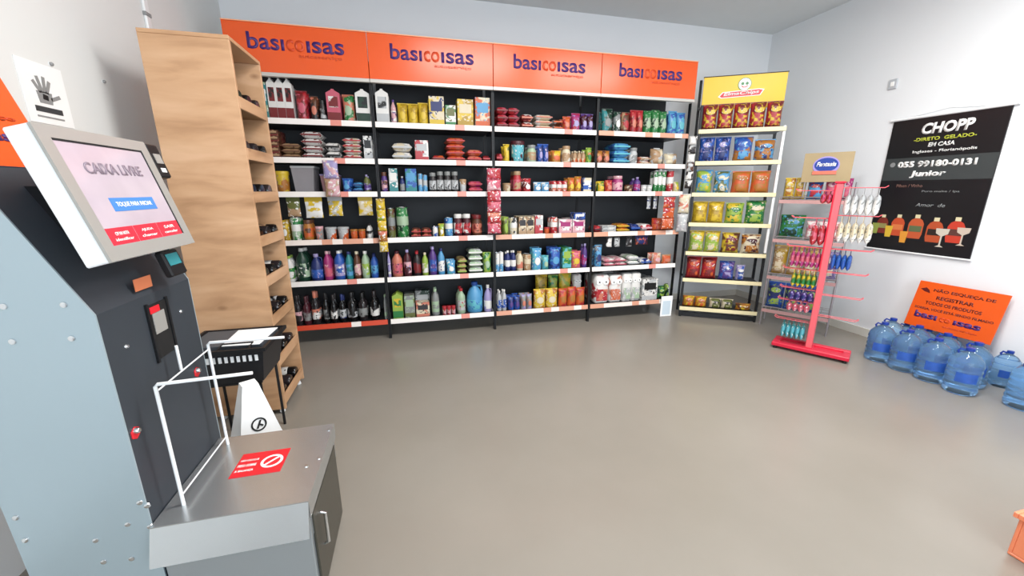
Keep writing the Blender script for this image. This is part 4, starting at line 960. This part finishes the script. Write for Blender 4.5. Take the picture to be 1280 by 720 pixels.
bm = NB(); box(bm, XL + .0005, 2.81, 1.6, XL + .014, 2.85, ZC - .001, bev=.003); part('channel', bm, M_whitem, t, True)
pbox('joint_clip', t, M_gp, XL + .0005, 2.806, 2.17, XL + .018, 2.854, 2.19, world=True, bev=.002)
for i, (px, py) in enumerate(((64, 80), (130, 102))):
    y, z = lw(px, py); t = thing('wall_screw', ['grey screw in the left wall just above the hand notice', 'grey screw in the left wall nearer the oak cabinet'][i], 'screw', (XL, y, z))
    bm = NB(); lathe(bm, [(.007, 0), (.007, .006), (.004, .009)], 12); bm.transform(Matrix.Translation((XL + .0005, y, z)) @ Matrix.Rotation(R(90), 4, 'Y')); part('screw_head', bm, M_gp, t, True)
    bm = NB(); lathe(bm, [(.010, 0), (.010, .001)], 14); bm.transform(Matrix.Translation((XL + .0003, y, z)) @ Matrix.Rotation(R(90), 4, 'Y')); part('wall_plug', bm, M_whitem, t, True)

# ================================================================ SELF-CHECKOUT
KY0, KY1, KX0, KX1 = 1.05, 1.445, -.985, -.715
ko = thing('checkout_kiosk', 'dark self-checkout kiosk with tilted touch screen and orange top by the left wall', 'self-checkout', ((KX0 + KX1) / 2, (KY0 + KY1) / 2, 0))
prof = [(KX0, 0), (KX1, 0), (KX1, .975), (-.868, 1.300), (-1.0, 1.305), (KX0 - .02, .9)]
bm = NB(); prism(bm, prof, KY0 + .004, KY1 - .004, 'y'); part('cabinet_body', bm, M_kiosk, ko, True, label='charcoal painted front and body')
bm = NB(); prism(bm, prof, KY0, KY0 + .0038, 'y'); sp = part('side_plate', bm, M_steel_side, ko, True, label='pale galvanised side plate with rivets')
bm = NB(); prism(bm, prof, KY1 - .0038, KY1, 'y'); part('side_plate', bm, M_steel_side, ko, True)
for (px, py) in ((5, 383), (80, 381), (16, 427), (90, 423), (188, 658), (175, 628), (160, 655), (120, 675), (165, 698), (130, 702), (20, 647), (32, 675), (184, 632)):
    p = at(px, py, 1, KY0); bm = NB(); lathe(bm, [(.0075, 0), (.0065, .003), (.003, .004)], 12); bm.transform(Matrix.Translation((p.x, KY0 + .0005, p.z)) @ Matrix.Rotation(R(90), 4, 'X')); part('rivet', bm, M_chrome, sp, True, smooth=40)
# orange top board leaning back above the body
def slab(name, m, par, x0, z0, x1, z1, th, y0, y1, **k):
    d = Vector((x1 - x0, z1 - z0)).normalized(); n_ = Vector((-d.y, d.x)) * th
    if n_.x > 0: n_ = -n_
    bm = NB(); prism(bm, [(x0, z0), (x1, z1), (x1 + n_.x, z1 + n_.y), (x0 + n_.x, z0 + n_.y)], y0, y1, 'y'); return part(name, bm, m, par, True, **k)
slab('slate_shoulder', M_kioskblue, ko, -.870, 1.303, -.972, 1.306, .02, KY0 + .004, KY1 - .004)
ot = slab('orange_top_board', M_orange, ko, -.975, 1.300, -1.085, 1.66, .03, KY0 + .004, KY1, label='orange top board with purple lettering')
tu = Vector((-.110, 0, .36)).normalized()
for st, z, m_, wd, h_ in (('bas\u0131coisas', 1.372, M_purple, .30, .028), ('autosservi\u00e7o', 1.425, M_rust, .26, .014)):
    f_ = (z - 1.300) / .36; text('lettering', st, ot, m_, frame((-.975 - .110 * f_ + .001, 1.275, z), (0, 1, 0), tu), width=wd, height=h_, bold=.03)
# screen unit
SA = R(75); sdir = Vector((-math.cos(SA), 0, math.sin(SA))); snor = Vector((math.sin(SA), 0, math.cos(SA)))
so = Vector((-.645, 1.195, 1.098)); SW, SH = .345, .292
SF = frame(so, (0, 1, 0), sdir)
def sbox(name, m, par, x0, y0, x1, y1, z0, z1, bev=0.0, **k):
    bm = NB(); box(bm, x0, y0, z0, x1, y1, z1, bev=bev); bm.transform(SF); return part(name, bm, m, par, True, **k)
sc = sbox('screen_housing', M_whitem, ko, -SW / 2, 0, SW / 2, SH, -.046, -.002, bev=.003, label='white monitor housing')
bm = NB(); box(bm, -SW / 2, 0, -.002, SW / 2, .032, .004); box(bm, -SW / 2, SH - .026, -.002, SW / 2, SH, .004); box(bm, -SW / 2, .032, -.002, -SW / 2 + .030, SH - .026, .004); box(bm, SW / 2 - .030, .032, -.002, SW / 2, SH - .026, .004)
bm.transform(SF); part('bezel', bm, M_bezel, sc, True)
M_scr = mat('lit_screen', (0.44, 0.37, 0.42, 1), .12, emit=.12, noise=.25, nscale=7)
sbox('display', M_scr, sc, -SW / 2 + .030, .032, SW / 2 - .030, SH - .026, -.002, .0015)
sbox('display_edge', M_rubber, sc, -SW / 2 + .030, SH - .030, SW / 2 - .030, SH - .026, .0015, .003)
sbox('display_edge', M_rubber, sc, SW / 2 - .033, .034, SW / 2 - .030, SH - .030, .0015, .003)
sbox('start_button', mat('screen_blue', '#3f78bd', .2, emit=.25), sc, -.075, .108, .085, .140, .0015, .0025, bev=.0004)
def stext(s, x, y, w_, h_, m, bold=.02): text('lettering', s, sc, m, SF @ Matrix.Translation((x, y, .0026)), width=w_, height=h_, bold=bold, ext=.0005)
stext('TOQUE PARA INICIAR', .005, .117, .13, .013, M_whitev); stext('CAIXA LIVRE', .0, .195, .19, .026, mat('screen_grey', '#8e7f8c', .3))
for i, (a_, b_) in enumerate(((-.138, -.048), (-.046, .044), (.046, .138))):
    sbox('red_button', mat('screen_red', '#d2303f', .2, emit=.2), sc, a_, .033, b_, .072, .0015, .0025, bev=.0004)
    stext(['CPF NA NOTA', 'AJUDA', 'SAIR'][i], (a_ + b_) / 2, .054, .045, .008, M_whitev, .01); stext(['identificar', 'chamar', 'cancelar'][i], (a_ + b_) / 2, .041, .060, .007, M_whitev, .01)
bm = NB(); prism(bm, [(-.70, 1.14), (-.72, 1.26), (-.853, 1.26), (-.80, 1.14)], 1.15, 1.28, 'y'); part('screen_mount', bm, M_blk, ko, True)
# card reader at the screen's side and payment terminal below
cr = sbox('card_reader', M_blk, ko, SW / 2 + .001, .195, SW / 2 + .055, .290, -.030, .004, bev=.004)
sbox('reader_slot', M_bezel, cr, SW / 2 + .014, .235, SW / 2 + .045, .262, .004, .0055)
sbox('reader_mark', M_whitev, cr, SW / 2 + .018, .210, SW / 2 + .040, .222, .004, .0052)
tm = sbox('payment_terminal', M_blk, ko, .07, -.075, .145, -.002, -.055, -.035, bev=.004)
sbox('terminal_screen', mat('terminal_teal', '#2c7f86', .2, emit=.1), tm, .08, -.045, .135, -.012, -.035, -.0338)
sbox('terminal_arm', M_blk, tm, .09, -.005, .12, .01, -.06, -.040)
# front face details
def fq(px, py): p = at(px, py, 0, KX1); return p.y, p.z
def fbox(name, m, par, y0, z0, y1, z1, x0, x1, **k): return pbox(name, par, m, KX1 + x0, y0, z0, KX1 + x1, y1, z1, world=True, **k)
y_, z_ = fq(178, 353); fbox('orange_sticker', mat('faded_orange', '#c4714c', .5), ko, y_ - .035, z_ - .018, y_ + .035, z_ + .014, .0002, .0014)
y0_, z0_ = fq(181, 384); y1_, z1_ = fq(214, 418); z0_ = fq(190, 380)[1]; z1_ = fq(203, 432)[1]
wn = fbox('scanner_window', M_rubber, ko, y0_ + .005, z1_ - .03, y1_, z0_ + .0, .0002, .003); fbox('scanner_frame', M_blk, ko, y0_ - .004, z1_ - .038, y0_ + .0045, z0_ + .006, .0002, .006); fbox('scanner_frame', M_blk, ko, y1_ + .0005, z1_ - .038, y1_ + .009, z0_ + .006, .0002, .006)
fbox('scanner_glass', M_bezel, wn, y0_ + .015, z1_ + .04, y1_ - .015, z0_ - .025, .003, .0045); fbox('scanner_glow', M_redv, wn, y0_ + .008, z0_ - .024, y0_ + .05, z0_ - .006, .003, .0050)
for px, py in ((158, 433), (226, 389)):
    y_, z_ = fq(px, py); bm = NB(); lathe(bm, [(.006, 0), (.004, .004)], 12); bm.transform(Matrix.Translation((KX1, y_, z_)) @ Matrix.Rotation(R(90), 4, 'Y')); part('screw', bm, M_chrome, ko, True, smooth=40)
for px, py in ((169, 541), (246, 465)):
    y_, z_ = fq(px, py)
    bm = NB(); lathe(bm, [(.017, 0), (.017, .0015)], 6); bm.transform(Matrix.Translation((KX1, y_, z_)) @ Matrix.Rotation(R(90), 4, 'Y')); k_ = part('lock_sticker', bm, M_redv, ko, True)
    bm = NB(); lathe(bm, [(.008, 0), (.007, .008), (.005, .010)], 14); bm.transform(Matrix.Translation((KX1 + .0015, y_, z_ + .006)) @ Matrix.Rotation(R(90), 4, 'Y')); part('lock_barrel', bm, M_chrome, k_, True, smooth=40)

# bagging box in front of the kiosk
BX0, BX1, BY0, BY1, BH = -.712, -.335, 1.035, 1.425, .40
bx = thing('bagging_box', 'low steel bagging cabinet with red sticker and white wire frames before the kiosk', 'cabinet', ((BX0 + BX1) / 2, (BY0 + BY1) / 2, 0))
pbox('box_body', bx, M_steel, BX0 + .004, BY0 + .012, .012, BX1 - .008, BY1 - .006, BH - .14 + .001, world=True, bev=.002)
pbox('scale_body', bx, M_steel, BX0 + .004, BY0 + .008, BH - .138, BX1 - .006, BY1 - .006, BH - .004, world=True, bev=.001)
bm = NB(); box(bm, BX0, BY0, BH - .003, BX1, BY1, BH); prism(bm, [(BY0, BH - .003), (BY0 + .003, BH - .003), (BY0 - .031, BH - .096), (BY0 - .034, BH - .096)], BX0, BX1, 'x'); box(bm, BX1 - .003, BY0 + .003, BH - .06, BX1, BY1, BH - .003); part('lid', bm, M_lid, bx, True, label='bent steel lid with flared front lip')
dr = pbox('side_door', bx, mat('dark_steel_door', '#5a5850', .35, .7), BX1 - .0075, BY0 + .03, .03, BX1 - .001, BY1 - .03, BH - .07, world=True, bev=.001)
bm = NB(); tube(bm, [(BX1 - .001, 1.13, .155), (BX1 + .012, 1.13, .16), (BX1 + .012, 1.13, .27), (BX1 - .001, 1.13, .275)], .005); part('handle', bm, M_chrome, dr, True, smooth=40)
for x in (BX0 + .03, BX1 - .03):
    for y in (BY0 + .03, BY1 - .03):
        bm = NB(); lathe(bm, [(.015, 0), (.015, .013)], 12, x, y); part('foot', bm, M_rubber, bx, True)
for px, py in ((411, 538), (400, 573), (383, 583)):
    p = at(px, py, 2, BH); bm = NB(); lathe(bm, [(.006, 0), (.004, .003)], 12, min(p.x, BX1 - .01), min(p.y, BY1 - .012)); bm.transform(Matrix.Translation((0, 0, BH))); part('screw', bm, M_chrome, bx, True)
s0 = Vector((-.592, 1.190, BH)); stx = pbox('red_sticker', bx, M_redv, -.592, 1.188, BH + .0002, -.450, 1.305, BH + .0012, world=True, label='red sticker with white no-hands symbol')
def disc_ring(cx, cy, r0, r1, z0, z1, n=28):
    bm = NB(); V = [[bm.verts.new((cx + r * math.cos(2 * PI * i / n), cy + r * math.sin(2 * PI * i / n), z)) for i in range(n)] for r, z in ((r0, z0), (r1, z0), (r1, z1), (r0, z1))]
    for k in range(4):
        for i in range(n): bm.faces.new((V[k][i], V[k][(i + 1) % n], V[(k + 1) % 4][(i + 1) % n], V[(k + 1) % 4][i]))
    return bm
part('no_symbol_ring', disc_ring(-.490, 1.247, .024, .032, BH + .0012, BH + .002), M_whitev, stx, True)
bm = NB(); tube(bm, [(-.508, 1.228, BH + .0016), (-.472, 1.266, BH + .0016)], .0028, 6); part('no_symbol_bar', bm, M_whitev, stx, True)
for i, s_ in enumerate(('N\u00c3O COLOQUE', 'PESO SOBRE', 'A BALAN\u00c7A')):
    text('lettering', s_, stx, M_whitev, frame((-.560 + i * .0, 1.262 - i * .026, BH + .0012), (1, 0, 0), (0, 1, 0)), width=.052, height=.012, bold=.02, ext=.0006)
def rod(pts, nm='wire_frame', r=.0045):
    bm = NB(); tube(bm, pts, r, 10); return part(nm, bm, M_whitem, bx, True, smooth=40)
YA, YB2, XA = 1.105, 1.382, -.668
rod([(XA, YA, BH), (XA, YA, .762), (XA + .006, YA, .768), (-.445, YA, .774)]); rod([(XA, YB2, BH), (XA, YB2, .768), (XA + .006, YB2, .774), (-.445, YB2, .772)])
rod([(XA, YA + .005, .748), (XA, YB2 - .005, .752)], 'cross_wire', .0022); rod([(XA, YA + .005, .43), (XA, YB2 - .005, .43)], 'cross_wire', .0022)
rod([(XA - .012, 1.245, .745), (XA - .012, 1.245, .82)], 'cross_wire', .004)

# ================================================================ BASKET, ITS STAND AND THE WHITE CAUTION PYRAMID
st_ = thing('basket_stand', 'low black tubular stand carrying the shopping basket beside the kiosk', 'stand', (-.88, 2.05, 0))
GX0, GX1, GY0, GY1, GZ = -1.06, -.705, 1.90, 2.20, .375
for x in (GX0 + .05, GX1 - .05):
    for y in (GY0 + .04, GY1 - .04):
        bm = NB(); tube(bm, [(x, y, 0), (x, y, GZ - .017)], .007); part('leg', bm, M_blk, st_, True)
bm = NB()
for y in (GY0 + .04, GY1 - .04): tube(bm, [(GX0 + .04, y, GZ - .009), (GX1 - .04, y, GZ - .009)], .007)
for x in (GX0 + .05, GX1 - .05): tube(bm, [(x, GY0 + .04, GZ - .009), (x, GY1 - .04, GZ - .009)], .007)
part('top_frame', bm, M_blk, st_, True)
bk = thing('shopping_basket', 'black plastic shopping basket holding a white sheet, next to the oak cabinet', 'basket', (-.88, 2.05, GZ))
M_bask = mat('black_plastic', '#1b1c20', .4)
bm = NB(); T0, T1, ins, th_ = GZ, GZ + .175, .030, .006
def wallq(a0, b0, a1, b1, c0, d0, c1, d1): pass
lo = [(GX0 + ins, GY0 + ins), (GX1 - ins, GY0 + ins), (GX1 - ins, GY1 - ins), (GX0 + ins, GY1 - ins)]; hi = [(GX0, GY0), (GX1, GY0), (GX1, GY1), (GX0, GY1)]
def ring4(bm, z, f, off=0):
    P4 = []
    for (lx, ly), (hx, hy) in zip(lo, hi):
        x = lx + (hx - lx) * f; y = ly + (hy - ly) * f; cx, cy = (GX0 + GX1) / 2, (GY0 + GY1) / 2
        x += off * (1 if x < cx else -1); y += off * (1 if y < cy else -1); P4.append(bm.verts.new((x, y, z)))
    return P4
o0, o1, i1, i0 = ring4(bm, T0, 0), ring4(bm, T1, 1), ring4(bm, T1, 1, th_), ring4(bm, T0 + th_, 0, th_)
for a, b in ((o0, o1), (o1, i1), (i1, i0)):
    for k in range(4): bm.faces.new((a[k], a[(k + 1) % 4], b[(k + 1) % 4], b[k]))
bm.faces.new(o0); bm.faces.new(list(reversed(i0))); bd = part('basket_body', bm, M_bask, bk, True)
bm = NB()
for (x0, y0, x1, y1) in ((GX0 - .012, GY0 - .012, GX1 + .012, GY0 + .001), (GX0 - .012, GY1 - .001, GX1 + .012, GY1 + .012), (GX0 - .012, GY0 + .001, GX0 + .001, GY1 - .001), (GX1 - .001, GY0 + .001, GX1 + .012, GY1 - .001)): box(bm, x0, y0, T1 - .014, x1, y1, T1 + .004, bev=.001)
part('rim', bm, M_blk, bk, True)
bm = NB()
for i in range(12):
    x = GX0 + .045 + i * .0245; prism(bm, [(x, T1 - .060), (x + .012, T1 - .060), (x + .012, T1 - .032), (x, T1 - .032)], GY0 + .006, GY0 + .0015, 'y')
part('vent_slots', bm, M_paper, bd, True, label='pale slots along the basket side')
bm = NB(); tube(bm, [(GX0 + .17, GY0 + .003, T1), (GX0 + .17, GY0 + .06, T1 + .010), (GX1 - .06, GY0 + .06, T1 + .010), (GX1 - .06, GY0 + .003, T1)], .005); part('handle', bm, M_blk, bk, True)
t = thing('paper_sheet', 'white paper sheet lying across the top of the black basket', 'paper', (-.83, 2.05, T1))
bm = NB(); A4 = [(-.89, 1.945, 0), (-.73, 1.935, 0), (-.72, 2.165, 0), (-.90, 2.165, 0)]
prism(bm, [(x, y) for x, y, z in A4], T1 + .0055, T1 + .0085, 'z'); part('sheet', bm, M_paper, t, True)
pbox('basket_liner', bk, mat('grey_liner', '#4b4f55', .6), GX0 + .02, GY0 + .05, T1 - .02, GX1 - .02, GY1 - .02, T1 + .0048, world=True)
# caution pyramid
cp = thing('caution_pyramid', 'white folded floor pyramid with a black symbol standing beneath the basket', 'floor sign', (-.705, 1.70, 0))
PC = Vector((-.705, 1.70, 0)); hb, ht, PH = .130, .028, .475
rot = R(32)
def pyr(hb_, ht_, z0, z1):
    bm = NB(); lo_ = []; hi_ = []
    for k in range(4):
        a = rot + PI / 4 + k * PI / 2
        lo_.append(bm.verts.new((PC.x + hb_ * 1.414 * math.cos(a), PC.y + hb_ * 1.414 * math.sin(a), z0))); hi_.append(bm.verts.new((PC.x + ht_ * 1.414 * math.cos(a), PC.y + ht_ * 1.414 * math.sin(a), z1)))
    for k in range(4): bm.faces.new((lo_[k], lo_[(k + 1) % 4], hi_[(k + 1) % 4], hi_[k]))
    bm.faces.new(list(reversed(lo_))); bm.faces.new(hi_); return bm
pc = part('pyramid_body', pyr(hb, ht, 0, PH), M_paper, cp, True)
for fa in (-90, 0):
    n2 = Vector((math.cos(rot + R(fa)), math.sin(rot + R(fa)), 0)); slope = (hb - ht) / PH; upv = (Vector((0, 0, 1)) - n2 * slope).normalized(); rt_ = upv.cross((n2 + Vector((0, 0, slope))).normalized())
    org = PC + n2 * (hb - slope * .31 + .001) + Vector((0, 0, .31)); fr = frame(org, rt_, upv)
    bm = disc_ring(0, 0, .022, .028, 0, .0012); bm.transform(fr); part('symbol_ring', bm, M_rubber, pc, True)
    bm = NB(); prism(bm, [(-.012, -.016), (-.004, -.016), (.012, .016), (.004, .016)], .0, .0012, 'z'); prism(bm, [(-.004, .0), (.012, -.012), (.015, -.006), (.0, .006)], .0013, .002, 'z'); bm.transform(fr); part('symbol_figure', bm, M_rubber, pc, True)

# ================================================================ SALMON ORANGE BIN AT THE RIGHT EDGE
p0 = at(1268, 700, 2, 0)
t = thing('orange_crate', 'salmon orange plastic crate at the bottom right edge of the picture', 'crate', (2.215, .485, 0))
M_or = mat('salmon_plastic', '#ee8a62', .4); c0x, c0y, c1x, c1y, ch_ = 1.975, .34, 2.355, .66, .17
bm = NB(); box(bm, c0x, c0y, 0, c1x, c1y, .012, bev=.003)
for (x0, y0, x1, y1) in ((c0x, c0y, c1x, c0y + .01), (c0x, c1y - .01, c1x, c1y), (c0x, c0y + .01, c0x + .01, c1y - .01), (c1x - .01, c0y + .01, c1x, c1y - .01)): box(bm, x0, y0, .012, x1, y1, ch_, bev=.002)
cbd = part('crate_body', bm, M_or, t, True)
bm = NB()
for (x0, y0, x1, y1) in ((c0x - .012, c0y - .012, c1x + .012, c0y), (c0x - .012, c1y, c1x + .012, c1y + .012), (c0x - .012, c0y, c0x, c1y), (c1x, c0y, c1x + .012, c1y)): box(bm, x0, y0, ch_ - .02, x1, y1, ch_, bev=.002)
part('rim', bm, M_or, t, True)
for i in range(2):
    pbox('grip_hole', cbd, M_rubber, c0x - .001, c0y + .06 + i * .13, ch_ - .09, c0x + .0, c0y + .13 + i * .13, ch_ - .05, world=True)
